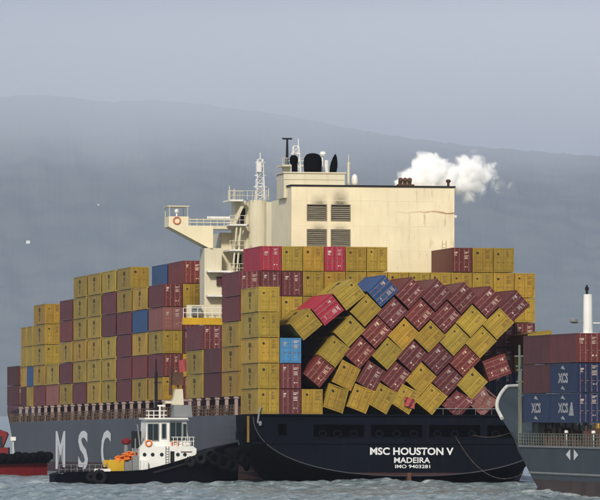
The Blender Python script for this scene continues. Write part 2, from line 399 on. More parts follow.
# side deck: coaming wall, lashing posts, rail
mb = MB(); mb.box(-15.6, 15.6, 13.5, 205, DECK, 10.05)
mb.build('hatch_coaming', maroonsteel, ship)
y = 13.9
while y < 212:
    p = MB(); xx = -half(y, DECK) + .35
    p.box(xx-.18, xx+.18, y-.22, y+.22, DECK, 10.0).box(xx-.26, xx+.9, y-.3, y+.3, 9.8, 10.03)
    p.build('lashing_post', pillarpaint, ship); y += 6.9
mb = MB()
yy = np.arange(13.9, 226, 2.3)
for a, c_ in zip(yy, yy[1:]):
    xa, xb = -half(a, DECK)+.08, -half(c_, DECK)+.08
    mb.tube((xa, a, DECK), (xa, a, DECK+1.15), .05, n=5)
    for h in (.4, .78, 1.15): mb.tube((xa, a, DECK+h), (xb, c_, DECK+h), .045, n=5)
mb.build('side_railing', tanrail, ship)
mb = MB()
for a in yy[::2]: mb.box(-half(a, DECK)+.2, -half(a, DECK)+.9, a, a+random.uniform(1.2, 3.2), DECK, DECK+random.uniform(.5, 1.15))
o = mb.build('deck_fitting', rust, ship); o['kind'] = 'stuff'
mb = MB()                                           # the mooring recess under the stern stacks: posts and a yellow ladder
for yq in (1.2, 7.0, 12.4): mb.box(-HB+.1, -HB+.5, yq-.2, yq+.2, 7.9-2.9, DECK)
mb.build('recess_post', hullblack, ship)
mb = MB(); mb.tube((-HB-.12, 2.2, 4.7), (-HB-.12, 2.2, 7.7), .09).tube((-HB-.12, 2.9, 4.7), (-HB-.12, 2.9, 7.7), .09)
for h in np.arange(4.9, 7.7, .35): mb.tube((-HB-.12, 2.2, h), (-HB-.12, 2.9, h), .05, n=5)
mb.build('pilot_ladder', mat('dull_yellow_paint', (0.22, 0.14, 0.02), .6, var=.2, grime=.5), ship)
mb = MB(); mb.path([(-17.2, -.25, DECK+.9), (-17.45, -.3, DECK+.2), (-17.6, -.3, 6.9)], .10).lathe([(.16, 0), (.2, .3), (.12, .5)], (-17.3, -.3, 6.6), 10)
mb.build('stern_lamp', steel, ship)
# stern rail
mb = MB()
for x in np.arange(4, 17.5, 1.9): mb.tube((x, -.2, DECK), (x, -.2, DECK+.75), .022, n=5)
mb.tube((3, -.2, DECK+.75), (17.4, -.2, DECK+.75), .04, n=5)
mb.build('stern_rail', steel, ship)
# bow bulwark breakwater
mb = MB(); mb.prism([(-13.5, DECK), (13.5, DECK), (11, 13.2), (-11, 13.2)], 'y', 243, 243.4)
mb.build('breakwater', hullgrey, ship)

# ------------------------------------------------------------------ bridge and engine casing (parts of the ship)
CY = 27.0
mb = MB()
CX0, CX1, CZ = -9.0, 10.75, 35.2
LV = [(-7.05, -4.8, 31.15, 32.95), (-4.15, -1.95, 31.15, 32.95), (-7.05, -4.8, 28.1, 30.0), (-4.15, -1.95, 28.1, 30.0)]
xs_ = sorted({CX0, CX1, *[v for l in LV for v in l[:2]]}); zz_ = sorted({10.0, CZ, *[v for l in LV for v in l[2:]]})
for x0, x1 in zip(xs_, xs_[1:]):
    for z0, z1 in zip(zz_, zz_[1:]):
        if any(l[0] <= x0 and x1 <= l[1] and l[2] <= z0 and z1 <= l[3] for l in LV): continue
        mb.add([(x0, CY, z0), (x1, CY, z0), (x1, CY, z1), (x0, CY, z1)], [(0, 1, 2, 3)])
CB = 41.0
mb.add([(CX0, CY, 10), (CX0, CB, 10), (CX0, CB, 33.9), (CX0, 30, 33.9), (CX0, 30, CZ), (CX0, CY, CZ), (CX1, CY, 10), (CX1, CB, 10), (CX1, CB, 33.9), (CX1, 30, 33.9), (CX1, 30, CZ), (CX1, CY, CZ)],
       [(0, 5, 4, 3, 2, 1), (6, 7, 8, 9, 10, 11), (5, 11, 10, 4), (4, 10, 9, 3), (3, 9, 8, 2), (1, 2, 8, 7)])
casing = mb.build('engine_casing', cream, ship, fix=False)
# soot above the louvres: a stain of the paint itself
n = cream.node_tree; b = n.nodes['Principled BSDF']; src = b.inputs['Base Color'].links[0].from_socket
cs = cream.copy(); cs.name = 'cream_paint_sooted'; casing.data.materials[0] = cs
n = cs.node_tree; b = n.nodes['Principled BSDF']; src = b.inputs['Base Color'].links[0].from_socket
tc = n.nodes.new('ShaderNodeTexCoord'); last = None
def nmath(op, a, c_=None, clamp=False):
    q = n.nodes.new('ShaderNodeMath'); q.operation = op; q.use_clamp = clamp
    for i, v in enumerate((a, c_)):
        if v is None: continue
        if isinstance(v, (int, float)): q.inputs[i].default_value = v
        else: n.links.new(v, q.inputs[i])
    return q.outputs[0]
sx = n.nodes.new('ShaderNodeSeparateXYZ'); n.links.new(tc.outputs['Object'], sx.inputs[0])
sn = n.nodes.new('ShaderNodeTexNoise'); sn.inputs['Scale'].default_value = 1.6; sn.inputs['Detail'].default_value = 6; n.links.new(tc.outputs['Object'], sn.inputs['Vector'])
for cx, zb, hh, st in ((-5.7, 32.9, 1.5, .75), (-3.1, 32.9, 2.3, .95), (-5.7, 29.95, 1.1, .6), (-3.1, 29.95, 1.1, .6)):
    gx = nmath('SUBTRACT', 1.15, nmath('ABSOLUTE', nmath('SUBTRACT', sx.outputs['X'], cx)))
    up = nmath('DIVIDE', nmath('SUBTRACT', sx.outputs['Z'], zb), hh)
    a = nmath('MULTIPLY', nmath('MULTIPLY', nmath('SUBTRACT', 1.0, up, True), nmath('MULTIPLY', gx, 1.2, True), True), st)
    a = nmath('MULTIPLY', a, nmath('GREATER_THAN', up, -0.05))
    last = a if last is None else nmath('MAXIMUM', last, a)
fac = nmath('MULTIPLY', last, nmath('ADD', sn.outputs[0], 0.45), True)
mxs = n.nodes.new('ShaderNodeMix'); mxs.data_type = 'RGBA'; mxs.inputs[7].default_value = (0.05, 0.045, 0.035, 1)
n.links.new(fac, mxs.inputs[0]); n.links.new(src, mxs.inputs[6])
# rust runs at the starboard half of the casing
mpz = n.nodes.new('ShaderNodeMapping'); mpz.inputs['Scale'].default_value = (2.2, 1, .40); n.links.new(tc.outputs['Object'], mpz.inputs[0])
rn = n.nodes.new('ShaderNodeTexNoise'); rn.inputs['Scale'].default_value = 1.0; rn.inputs['Detail'].default_value = 8; n.links.new(mpz.outputs[0], rn.inputs['Vector'])
rf = nmath('MULTIPLY', nmath('MULTIPLY', nmath('SUBTRACT', rn.outputs[0], .58), 4.0, True), nmath('MULTIPLY', nmath('ADD', sx.outputs['X'], 1.0), .085, True), True)
bandn = n.nodes.new('ShaderNodeTexNoise'); bandn.inputs['Scale'].default_value = .6; n.links.new(tc.outputs['Object'], bandn.inputs['Vector'])
band = nmath('SUBTRACT', .14, nmath('ABSOLUTE', nmath('SUBTRACT', sx.outputs['Z'], nmath('ADD', nmath('MULTIPLY', bandn.outputs[0], .9), 31.75))))
band = nmath('MULTIPLY', nmath('MULTIPLY', band, 9.0, True), nmath('MULTIPLY', nmath('SUBTRACT', sx.outputs['X'], 3.0), .12, True), True)
rf = nmath('MAXIMUM', rf, band)
mxr = n.nodes.new('ShaderNodeMix'); mxr.data_type = 'RGBA'; mxr.inputs[7].default_value = (0.30, 0.13, 0.04, 1)
n.links.new(rf, mxr.inputs[0]); n.links.new(mxs.outputs[2], mxr.inputs[6]); n.links.new(mxr.outputs[2], b.inputs['Base Color'])
for (x0, x1, z0, z1) in LV:
    fr_ = MB()
    fr_.box(x0, x1, CY+.9, CY+1.0, z0, z1).box(x0-.1, x0, CY-.05, CY+.9, z0-.1, z1+.1).box(x1, x1+.1, CY-.05, CY+.9, z0-.1, z1+.1).box(x0, x1, CY-.05, CY+.9, z1, z1+.1).box(x0, x1, CY-.05, CY+.9, z0-.1, z0)
    lo = fr_.build('louvre', louvremat, ship)
    kz = z0 + .1
    while kz < z1 - .1:
        MB().prism([(CY+.05, kz-.06), (CY+.10, kz-.06), (CY+.10, kz+.04), (CY+.40, kz+.15), (CY+.38, kz+.17), (CY+.05, kz+.06)], 'x', x0+.01, x1-.01).build('slat', louvremat, lo)
        kz += .24
mb = MB()
mb.box(CX0-.12, CX1+.12, CY-.12, CY+.05, CZ-.03, CZ+.16).box(CX0-.12, CX0+.05, CY+.05, 30, CZ-.03, CZ+.16).box(CX1-.05, CX1+.12, CY+.05, 30, CZ-.03, CZ+.16)
mb.build('casing_coaming', dark, ship)
mb = MB()                                           # plate seams of the casing wall
for z in (13, 16, 19, 22, 25.2, 27.6, 30.5, 33.5): mb.box(CX0+.02, CX1-.02, CY-.012, CY-.001, z, z+.05)
for x in (-7.6, -1.2, 1.8, 4.8, 7.8): mb.box(x, x+.05, CY-.011, CY-.001, 10.1, CZ-.1)
mb.build('weld_seam', cream, ship)
mb = MB(); mb.tube((9.2, CY-.25, 10), (9.2, CY-.25, 29), .03, n=5).tube((9.65, CY-.25, 10), (9.65, CY-.25, 29), .03, n=5)
for h in np.arange(10.2, 29, .4): mb.tube((9.2, CY-.25, h), (9.65, CY-.25, h), .02, n=4)
mb.build('casing_ladder', cream, ship)
# deckhouse on the casing top
mb = MB(); mb.box(-9.4, -2.0, 30.05, 35, 33.9, 36.85).box(-9.55, -1.85, 29.9, 35.15, 36.85, 37.0).box(-9.5, -1.9, 29.97, 30.05, 36.1, 36.16)
mb.build('funnel_house', offwhite, ship)
mb = MB(); mb.lathe([(1.02, 0), (1.08, .5), (1.12, 1.2), (1.05, 1.75), (.8, 2.15), (.4, 2.32), (.05, 2.36)], (-5.55, 32, 37.0), 24)
mb.build('funnel', soot, ship, smooth=True)
mb = MB(); mb.lathe([(.34, 0), (.36, .9), (.34, 1.0)], (-7.75, 32, 37.0), 14).lathe([(.36, 0), (.52, .25), (.52, .8), (.3, 1.1), (.05, 1.16)], (-7.85, 32, 37.95), 14)
mb.build('exhaust_pipe', soot, ship, smooth=True)
mb = MB(); T = Matrix.Translation((-3.1, 32, 37.0)) @ Matrix.Rotation(R(8), 4, 'Y')
mb.lathe([(.42, 0), (.46, .7), (.4, 1.3), (.24, 1.9), (.05, 2.3)], (0, 0, 0), 14, 0, T)
mb.build('exhaust_pipe', soot, ship, smooth=True)
def mast(name, x, y, z0, z1, w, mats, arms=()):
    q = MB(); c_ = [(-w, -w), (w, -w), (w, w), (-w, w)]; k2 = .55
    for a, d in c_: q.tube((x+a, y+d, z0), (x+a*k2, y+d*k2, z1), .055, n=5)
    nseg = max(3, int((z1-z0)/.7))
    for i in range(nseg):
        h0, h1 = z0+(z1-z0)*i/nseg, z0+(z1-z0)*(i+1)/nseg
        e0, e1 = 1-(1-k2)*i/nseg, 1-(1-k2)*(i+1)/nseg
        for (a, d), (a2, d2) in zip(c_, c_[1:]+c_[:1]):
            q.tube((x+a*e0, y+d*e0, h0), (x+a2*e1, y+d2*e1, h1), .035, n=4)
            q.tube((x+a*e1, y+d*e1, h1), (x+a2*e1, y+d2*e1, h1), .035, n=4)
    for (h, l) in arms: q.box(x-l, x+l, y-.08, y+.08, h-.05, h+.05)
    return q.build(name, mats, ship)
mast('aft_mast', -6.9, 36, 37.0, 40.4, .55, white, ((38.6, .9), (39.5, .6)))
mb = MB(); mb.tube((-6.6, 36, 40.4), (-6.6, 36, 41.3), .06).tube((-4.0, 34, 37), (-4.0, 34, 39.2), .10).lathe([(.28, 0), (.4, .25), (.28, .55)], (-3.95, 34, 39.1), 12)
mb.build('aerial', white, ship)
mb = MB(); mb.tube((-3.6, 33.5, 37), (-3.6, 33.5, 38.6), .28, .24, 10); mb.build('vent_pipe', white, ship)
mb = MB(); mb.tube((-1.0, 33, CZ), (-1.0, 33, 38.3), .17, .14, 10).tube((-1.0, 33, 38.3), (-1.0, 33, 39.3), .05).box(-1.2, -.8, 32.9, 33.1, 38.2, 38.32)
mb.build('light_mast', offwhite, ship)
mb = MB(); mb.tube((-.25, 33, CZ), (-.25, 33, CZ+.5), .14).lathe([(.3, .4), (.38, .7), (.38, 1.2), (.26, 1.6), (.05, 1.75)], (-.25, 33, CZ), 14)
mb.build('satellite_dome', white, ship, smooth=True)
mb = MB()
for i in range(3): mb.tube((4.75+.55*i, 30, CZ), (4.75+.55*i, 30, CZ+.75), .26, .26, 10).tube((4.75+.55*i, 30, CZ+.75), (4.75+.55*i, 29.7, CZ+1.05), .26, .28, 10)
mb.box(4.4, 6.4, 29.6, 30.6, CZ, CZ+.45)
mb.build('steam_vent', rust, ship)
mb = MB(); mb.tube((10.2, 28, CZ), (10.2, 28, CZ+.75), .16).lathe([(.2, 0), (.34, .2), (.2, .4)], (10.2, 28, CZ+.6), 10)
mb.build('mushroom_vent', rust, ship)
mb = MB(); mb.box(CX1+.02, CX1+.3, CY+.1, CY+.5, 31.6, 31.9); mb.build('casing_lamp', white, ship)

# accommodation tower, seen past the port side of the casing
AY = 54.0
def apart(name, boxes, m_, sm=False):
    q = MB()
    for bx in boxes: q.box(*bx)
    return q.build(name, m_, ship, sm)
apart('accommodation_side', [(-13.6, -12.7, 55.6, 69, 10.05, 19.1)], maroonsteel)
apart('accommodation_tower', [(-12.6, 15, AY+2.6, 69, 10, 30.6), (-8.0, 12, 50.5, AY+2.6, 10, 34.2)], offwhite)
mb = MB(); mb.lathe([(1.15, 10), (1.15, 34.5)], (-8.6, 53.2, 0), 24)
mb.build('stair_trunk', offwhite, ship, smooth=False)
apart('wing_column', [(-15.1, -12.95, AY, AY+3.6, 10, 28.6)], offwhite)
for z in (22.6, 25.6): apart('side_balcony', [(-14.9, -12.0, AY-1.3, AY, z, z+.22)], white)
for z, w in ((28.2, 2.6), (25.4, 2.4), (31.3, 2.2), (34.3, 1.7)):
    pf = apart('stair_landing', [(-12.4, -12.4+w, AY-2.4, AY+2.6, z, z+.2)], white)
    q = MB()
    for x in np.arange(-12.3, -12.4+w+.01, .6): q.tube((x, AY-2.3, z+.2), (x, AY-2.3, z+1.25), .035, n=5)
    for h in (.7, 1.25): q.tube((-12.4, AY-2.3, z+h), (-12.4+w, AY-2.3, z+h), .035, n=5)
    q.build('landing_rail', offwhite, pf)
q = MB()
for z in (28.3, 31.4): q.prism([(-11.9, z), (-11.5, z), (-10.2, z+3.0), (-10.6, z+3.0)], 'y', AY-1.6, AY-.9)
q.build('stair_flight', offwhite, ship)
for x in (-11.4, -11.9): MB().tube((x, AY-2, 25.5), (x+.5, AY-2, 31.4), .12, n=6).build('wing_strut', offwhite, ship)
for z in (26.0, 29.3, 31.9):
    w0 = apart('doorway', [(-11.0, -10.1, AY+2.5, AY+2.58, z, z+1.9)], dark)
apart('wall_locker', [(-13.6, -12.9, AY-.3, AY-.01, 24.0, 25.1)], maroonsteel)
apart('stair_house', [(-11.35, -8.9, AY-.3, AY+2.6, 28.42, 31.28), (-11.35, -8.9, AY-.3, AY+2.6, 31.52, 34.28)], offwhite)
apart('doorway', [(-10.9, -10.1, AY-.36, AY-.302, 31.6, 33.5)], dark)
# bridge wing
mb = MB()
mb.prism([(-19.55, 31.2), (-14.05, 28.35), (-14.05, 31.35), (-17.1, 31.35), (-17.1, 32.45), (-19.55, 32.45)], 'y', AY, AY+3.6)
wing = mb.build('bridge_wing', cream, ship)
apart('wing_deck', [(-14.05, -7.6, AY+.05, AY+3.5, 30.95, 31.35)], offwhite)
q = MB()
for h in (31.75, 32.1): q.box(-17.05, -10, AY+.02, AY+.12, h-.06, h+.06)
for x in np.arange(-16.9, -10, .85): q.tube((x, AY+.07, 31.3), (x, AY+.07, 32.3), .04, n=5)
q.build('wing_rail', offwhite, ship)
apart('wind_screen', [(-14.8, -11.9, AY-.05, AY+.15, 32.2, 32.5)], white)
q = MB()
for x in (-19.45, -17.2):
    for d in (.1, 3.4): q.tube((x, AY+d, 32.4), (x, AY+d, 33.7), .05, n=5)
q.box(-19.7, -17.0, AY, AY+3.6, 33.65, 33.78)
q.build('wing_canopy', offwhite, ship)
q = MB(); q.tube((-18.5, AY+.5, 32.4), (-18.5, AY+.5, 32.9), .1).lathe([(.1, 0), (.26, .12), (.3, .4), (.1, .58)], (-18.5, AY+.5, 32.85), 12)
q.build('signal_lamp', white, ship)
q = MB(); q.path([(-18.55 + .42*math.cos(t), AY-.06, 31.95 + .42*math.sin(t)) for t in np.linspace(0, 2*math.pi, 17)], .10, 6)
q.build('life_ring', mat('faded_red_ring', (0.55, 0.22, 0.14), .6), ship)
# yellow gantry beam abreast of the casing and the white rail behind it
mb = MB(); mb.box(-18.0, -12.9, 52.5, 53.1, 19.15, 20.0).box(-18.0, -12.9, 53.1, 53.9, 19.3, 19.5)
mb.build('gantry_beam', yellowpaint, ship)
mb = MB()
for x in np.arange(-17.9, -12.9, .9): mb.tube((x, 52.8, 20.0), (x, 52.8, 21.2), .05, n=5)
for h in (20.6, 21.2): mb.tube((-17.9, 52.8, h), (-12.9, 52.8, h), .05, n=5)
mb.build('gantry_rail', white, ship)
apart('casing_wall', [(-17.3, -15.12, AY, AY+.2, 19.6, 21.6)], offwhite)
apart('wall_locker', [(-16.7, -15.6, AY-1, AY-.2, 20.3, 21.4)], steel)
# monkey island: radar mast, cage and whip
mast('radar_mast', -8.2, 54, 34.4, 39.6, .55, white, ((36.2, .8), (37.6, .7), (39.2, .6)))
mb = MB(); mb.box(-8.75, -8.15, 53.3, 54, 38.0, 39.1).tube((-8.2, 54, 39.6), (-8.2, 54, 40.4), .06); mb.build('mast_lantern', white, ship)
mb = MB(); mb.box(-7.3, -4.9, 44, 48, CZ+1.6, CZ+1.8).box(-7.2, -6.1, 44.2, 47, 33.9, CZ+1.6)
mb.build('mast_house', offwhite, ship)
mb = MB(); mb.box(-7.15, -4.5, 44, 48, 38.3, 38.5).box(-6.7, -5.8, 45, 47, 37.0, 38.3)
for x in np.arange(-7.1, -4.5, .52):
    mb.tube((x, 44.1, 38.5), (x, 44.1, 39.3), .035, n=5)
mb.tube((-7.1, 44.1, 39.3), (-4.5, 44.1, 39.3), .04, n=5)
mb.build('mast_platform', offwhite, ship)
mb = MB(); mb.tube((-6.4, 45, 38.5), (-6.4, 45, 41.8), .2, .12, 8).box(-7.0, -5.8, 44.9, 45.1, 41.6, 41.8)
mb.build('radar_post', dark, ship)
mb = MB()
for x in np.arange(-12.5, -7.4, .6): mb.tube((x, AY-2, 34.5), (x, AY-2, 35.6), .035, n=5)
for h in (35.0, 35.6): mb.tube((-12.5, AY-2, h), (-7.5, AY-2, h), .035, n=5)
mb.build('monkey_island_rail', offwhite, ship)
for x, h in ((-12.2, 36.2), (-11.6, 35.9), (-7.3, 36.0)): MB().tube((x, AY-1, 34.5), (x, AY-1, h), .06, n=6).build('whip_aerial', offwhite, ship)

# ------------------------------------------------------------------ containers
CW, CH, CL = 2.425, 2.865, 12.19
def body_mesh(name, L):
    q = MB(); w = CW/2
    n_ = int(round(L/.72)); p0 = .16; st = (L - .32)/n_
    for sgn in (-1, 1):                              # corrugated side walls
        prof = []
        for i in range(n_):
            a = p0 + i*st
            prof += [(a, .045), (a+st*.30, .045), (a+st*.5, .012), (a+st*.8, .012)]
        prof.append((L-.16, .045))
        vs_ = [(sgn*(w - dx), yy_, z) for yy_, dx in prof for z in (.17, CH-.12)]
        fs = [(2*i, 2*i+2, 2*i+3, 2*i+1) if sgn > 0 else (2*i, 2*i+1, 2*i+3, 2*i+2) for i in range(len(prof)-1)]
        q.add(vs_, fs)
    prof = []
    for i in range(n_):
        a = p0 + i*st; prof += [(a, .035), (a+st*.30, .035), (a+st*.5, .012), (a+st*.8, .012)]
    prof.append((L-.16, .035))
    vs_ = [(x, yy_, CH - dz) for yy_, dz in prof for x in (-w+.09, w-.09)]
    q.add(vs_, [(2*i, 2*i+1, 2*i+3, 2*i+2) for i in range(len(prof)-1)])
    q.add([(-w+.1, .1, .14), (w-.1, .1, .14), (w-.1, L-.1, .14), (-w+.1, L-.1, .14)], [(0, 3, 2, 1)])
    q.add([(-w+.1, L-.06, .1), (w-.1, L-.06, .1), (w-.1, L-.06, CH-.1), (-w+.1, L-.06, CH-.1)], [(0, 3, 2, 1)])
    for sx_ in (-1, 1):
        a, c_ = (-w, -w+.14) if sx_ < 0 else (w-.14, w)
        q.box(a, c_, 0, .15, .12, CH-.12).box(a, c_, L-.15, L, .12, CH-.12)          # corner posts
        q.box(a if sx_ < 0 else c_-.09, a+.09 if sx_ < 0 else c_, .15, L-.15, .02, .17).box(a if sx_ < 0 else c_-.09, a+.09 if sx_ < 0 else c_, .15, L-.15, CH-.12, CH-.01)
        for yy_ in (0, L-.2):
            for z in (0, CH-.13):
                e = .006
                q.box((a-e if sx_ < 0 else c_-.17), (a+.17 if sx_ < 0 else c_+e), yy_-e if yy_ == 0 else yy_, yy_+.2 if yy_ == 0 else yy_+.2+e, z, z+.13)
    q.box(-w+.14, w-.14, 0.0, .12, CH-.15, CH-.012).box(-w+.14, w-.14, 0.0, .12, .02, .17)   # header and sill
    q.box(-w+.14, w-.14, L-.12, L-.01, CH-.15, CH-.012).box(-w+.14, w-.14, L-.12, L-.01, .02, .17)
    q.add([(-w+.14, .145, .17), (w-.14, .145, .17), (w-.14, .145, CH-.15), (-w+.14, .145, CH-.15)], [(0, 1, 2, 3)], 1)
    me = q.mesh(name, fix=False); return me
BODY40, BODY20 = body_mesh('shipping_container', CL), body_mesh('shipping_container_short', 6.06)
for me in (BODY40, BODY20): me.materials.append(CC['Y'][1]); me.materials.append(dark)
def door_mesh():
    q = MB(); x0, x1 = .015, CW/2-.16; z0, z1 = .19, CH-.17
    q.box(x0, x1, .03, .08, z0, z1)
    for i in range(5):                               # pressed panels stand proud between the recesses
        a = z0 + .10 + i*(z1-z0-.1)/5
        q.box(x0+.08, x1-.08, .006, .029, a, a + (z1-z0-.1)/5 - .11)
    return q.mesh('door')
DOOR = door_mesh(); DOOR.materials.append(CC['Y'][1])
DOORL = DOOR.copy()
for v in DOORL.vertices: v.co.x *= -1
DOORL.flip_normals()
q = MB(); q.tube((0, -.012, .06), (0, -.012, CH-.06), .028, n=6)
for z in (.25, .95, 1.9, CH-.25): q.box(-.06, .06, -.03, .004, z-.04, z+.04)
q.box(-.02, .30, -.045, -.015, 1.15, 1.20)
BAR = q.mesh('locking_bar'); BAR.materials.append(CC['Y'][1])
q = MB()
for r_, (a, wd) in enumerate(((0, .62), (0, .40), (.05, .5), (.05, .42), (.05, .46))): q.box(a, a+wd, -.004, .0, -.16*r_ - (.12 if r_ > 1 else 0), -.16*r_ + .085 - (.12 if r_ > 1 else 0))
MARK = q.mesh('door_marking'); MARK.materials.append(letterblack)
q = MB(); q.prism([(.16*math.cos(t), .16*math.sin(t)) for t in np.linspace(0, 2*math.pi, 16)[:-1]], 'y', -.004, 0)
LOGO_D = q.mesh('door_logo'); LOGO_D.materials.append(letterblack)
q = MB(); q.box(-.22, .20, -.004, 0, -.03, .17).box(-.22, .05, -.004, 0, -.16, -.09).box(-.22, .12, -.004, 0, -.30, -.22)
LOGO_W = q.mesh('door_logo'); LOGO_W.materials.append(patchwhite)
q = MB(); q.box(-.10, .12, -.004, 0, -.08, .08).box(.28, .42, -.004, 0, -.07, .07)
PLAC = q.mesh('placard'); PLAC.materials.append(patchwhite)
SIDE = text_mesh('side_logo', 'm\ns\nc', 1.75, 1.95, 0.05); SIDE.materials.append(sidemark)

protos = {}
def proto(kind, L, doors):
    """one container of each length and door style, with its parts; later ones are copies."""
    key = (kind == 'Y', kind, L, doors)
    if key in protos: return protos[key]
    m_ = CC[kind][1]
    root = link('shipping_container', BODY40 if L > 10 else BODY20)
    root.material_slots[0].link = 'OBJECT'; root.material_slots[0].material = m_
    if doors:
        for me, s_ in ((DOORL, -1), (DOOR, 1)):
            d_ = link('door', me, root); d_.material_slots[0].link = 'OBJECT'; d_.material_slots[0].material = m_
            for x in (.30, .84):
                b_ = link('locking_bar', BAR, d_); b_.location.x = s_*x
                b_.material_slots[0].link = 'OBJECT'; b_.material_slots[0].material = m_ if kind == 'Y' else barred
            if s_ < 0:
                l_ = link('door_logo', LOGO_D if kind == 'Y' else LOGO_W, d_); l_.location = (-.62, -.006, 2.18)
            else:
                k_ = link('door_marking', MARK, d_); k_.location = (.32, -.006, 2.42)
                k_.material_slots[0].link = 'OBJECT'; k_.material_slots[0].material = faintmark if kind == 'Y' else patchwhite
                if kind != 'Y':
                    p_ = link('placard', PLAC, d_); p_.location = (.45, -.006, .75)
    if kind == 'Y' and L > 10:
        g_ = link('side_logo', SIDE, root)
        g_.matrix_local = Matrix.Translation((-CW/2 - .004, L/2, CH/2)) @ FACE_PORT
    protos[key] = root; root['fresh'] = 1
    return root
def container(kind, M, label, group, L=CL, doors=True, name=None):
    p = proto(kind, L, doors)
    if 'fresh' in p: del p['fresh']; o = p
    else: o = copy_tree(p)
    o.matrix_world = M
    tag(o, label, 'container', group)
    a, w_ = random.uniform(.80, 1.12), random.random() ** 1.5
    tint = {'Y': (a*(1 + .10*w_), a*(1 - .10*w_), a*(1 - .25*w_)), 'R': (a*(1 + .25*w_), a*(1 + .05*w_), a*(1 - .2*w_))}.get(kind, (a, a, a))
    for q_ in [o, *o.children_recursive]:
        q_.color = (*tint, 1)
        if q_.name.startswith(('door_marking', 'door_logo', 'placard')):
            f_ = random.uniform(.65, 1.15); q_.scale = (f_*random.uniform(.8, 1.1), 1, f_)
            q_.location.x += random.uniform(-.05, .05); q_.location.z += random.uniform(-.10, .08)
    return o
def crush(o, rack, dent, seed):
    """rack and dent one container: its own copies of the meshes, body, doors and bars together."""
    rg = random.Random(seed); p1, p2, x0 = rg.uniform(0, 6), rg.uniform(0, 6), rg.uniform(-.7, .7)
    def go(ob, Mr):
        me = ob.data.copy(); ob.data = me
        inv = Mr.inverted()
        for v in me.vertices:
            q_ = Mr @ v.co; z = q_.z / CH
            q_.x += rack*z*(1 - .6*min(1, abs(q_.y)/9)) + dent*.35*math.sin(2.6*q_.z + p1)*math.exp(-(q_.y/2.5)**2)
            e = math.exp(-((q_.x-x0)/.7)**2) * math.exp(-(q_.y/3.0)**2)
            q_.z -= dent*e*max(0, z-.3)*1.3
            q_.y += dent*.15*math.sin(2.1*q_.x + 1.7*q_.z + p2)*max(0, 1 - abs(q_.y)/1.5)
            v.co = inv @ q_
        for ch in ob.children: go(ch, Mr @ ch.matrix_basis)
    go(o, Matrix())
    for k_, v_ in list(protos.items()):              # a crushed box is no pattern for later copies
        if v_ is o: del protos[k_]
ORD = ['bottom', 'second from bottom', 'third up', 'fourth up', 'fifth up', 'sixth up']
NTH = ['first', 'second', 'third', 'fourth', 'fifth', 'sixth', 'seventh', 'eighth', 'ninth', 'tenth', 'eleventh', 'twelfth', 'thirteenth', 'fourteenth']
TP = 2.925
def cm(k): return CC[k][0]
# upright stern stacks that still stand at the port corner
for r_, stack in enumerate(('YYYYY', 'KRS'.replace('K', 'R'), 'Y')):
    for t, kd in enumerate(stack):
        where = ['corner stern stack still standing above the hull side', 'short stern stack topped by a sky blue container', 'x'][r_]
        lab = f'{cm(kd)} container, {ORD[t]} in the {where}' if r_ < 2 else 'single upright yellow container on the stern deck beside the leaning heap'
        container(kd, SHIP @ Matrix.Translation((-16.28 + 2.52*r_, random.uniform(-.03, .03), DECK+.05 + TP*t)), lab, 'upright stern containers')
# the collapsed stacks: colour, centre x, centre z, tilt to starboard
HEAP = [
 [('R',-10.38,12.82,39),('Y',-8.67,15.14,38),('Y',-6.88,17.5,42),('Y',-5.01,19.86,43),('B',-3.02,22.09,46)],
 [('Y',-8.37,9.73,19),('Y',-7.2,12.4,26),('R',-5.69,15.02,40),('R',-3.75,17.36,42),('R',-1.89,19.6,42),('R',0.18,21.9,42)],
 [('Y',-5.62,9.75,21),('R',-4.36,12.3,33),('Y',-2.45,14.92,40),('Y',-0.58,17.12,42),('R',1.3,19.45,42),('R',3.24,21.72,42)],
 [('Y',-2.96,9.76,30),('R',-1.50,12.28,38),('R',0.45,14.66,41),('Y',2.44,16.91,42),('R',4.34,19.16,42),('R',6.32,21.35,43)],
 [('Y',-0.27,9.78,32),('Y',1.48,12.08,40),('R',3.40,14.33,42),('Y',5.39,16.54,42),('Y',7.35,18.72,42),('R',9.33,20.92,44)],
 [('Y',2.65,9.76,38),('R',4.60,11.90,41),('R',6.56,14.14,42),('Y',8.51,16.29,43),('Y',10.50,18.45,43),('R',12.41,20.48,45)],
 [('R',5.6,9.5,38),('Y',7.5,11.53,42),('R',10.37,13.39,68)],
 [('P',8.75,9.55,40)],
]
for c_, colm in enumerate(HEAP):
    for t, (kd, x, z, a) in enumerate(colm):
        top = t == len(colm) - 1
        if c_ == 7: lab = 'crushed pinkish red container at the foot of the heap beside the feeder ship'
        elif kd == 'B': lab = 'blue toppled container tilted on its edge at the top of the leaning heap'
        elif c_ == 6 and top: lab = 'maroon container tipped nearly on its side at the low end of the leaning heap'
        else: lab = f'{cm(kd)} toppled container, {["top" if top else ORD[t + (1 if c_ == 0 else 0)]][0]} of the {NTH[c_]} leaning column from the standing stacks'
        M = Matrix.Translation((x, random.uniform(-.07, .07), z)) @ Matrix.Rotation(R(a + random.uniform(-.6, .6) + (2.0 if a > 39 else 0)), 4, 'Y') @ Matrix.Rotation(R(random.uniform(-.5, .5)), 4, 'Z') @ Matrix.Translation((0, 0, -CH/2))
        o = container(kd, SHIP @ M @ Matrix.Diagonal((1, 1, .985, 1)), lab, 'toppled stern containers')
        k_ = {0: .20, 1: .10, 2: .06}.get(t, .035)
        crush(o, random.uniform(-k_, k_) * 1.2 + (.25 if c_ >= 6 and t == 0 else 0), random.uniform(.3, 1) * k_ * (3.6 if (c_ >= 6 or c_ == 4) and t == 0 else .6), c_*10 + t)
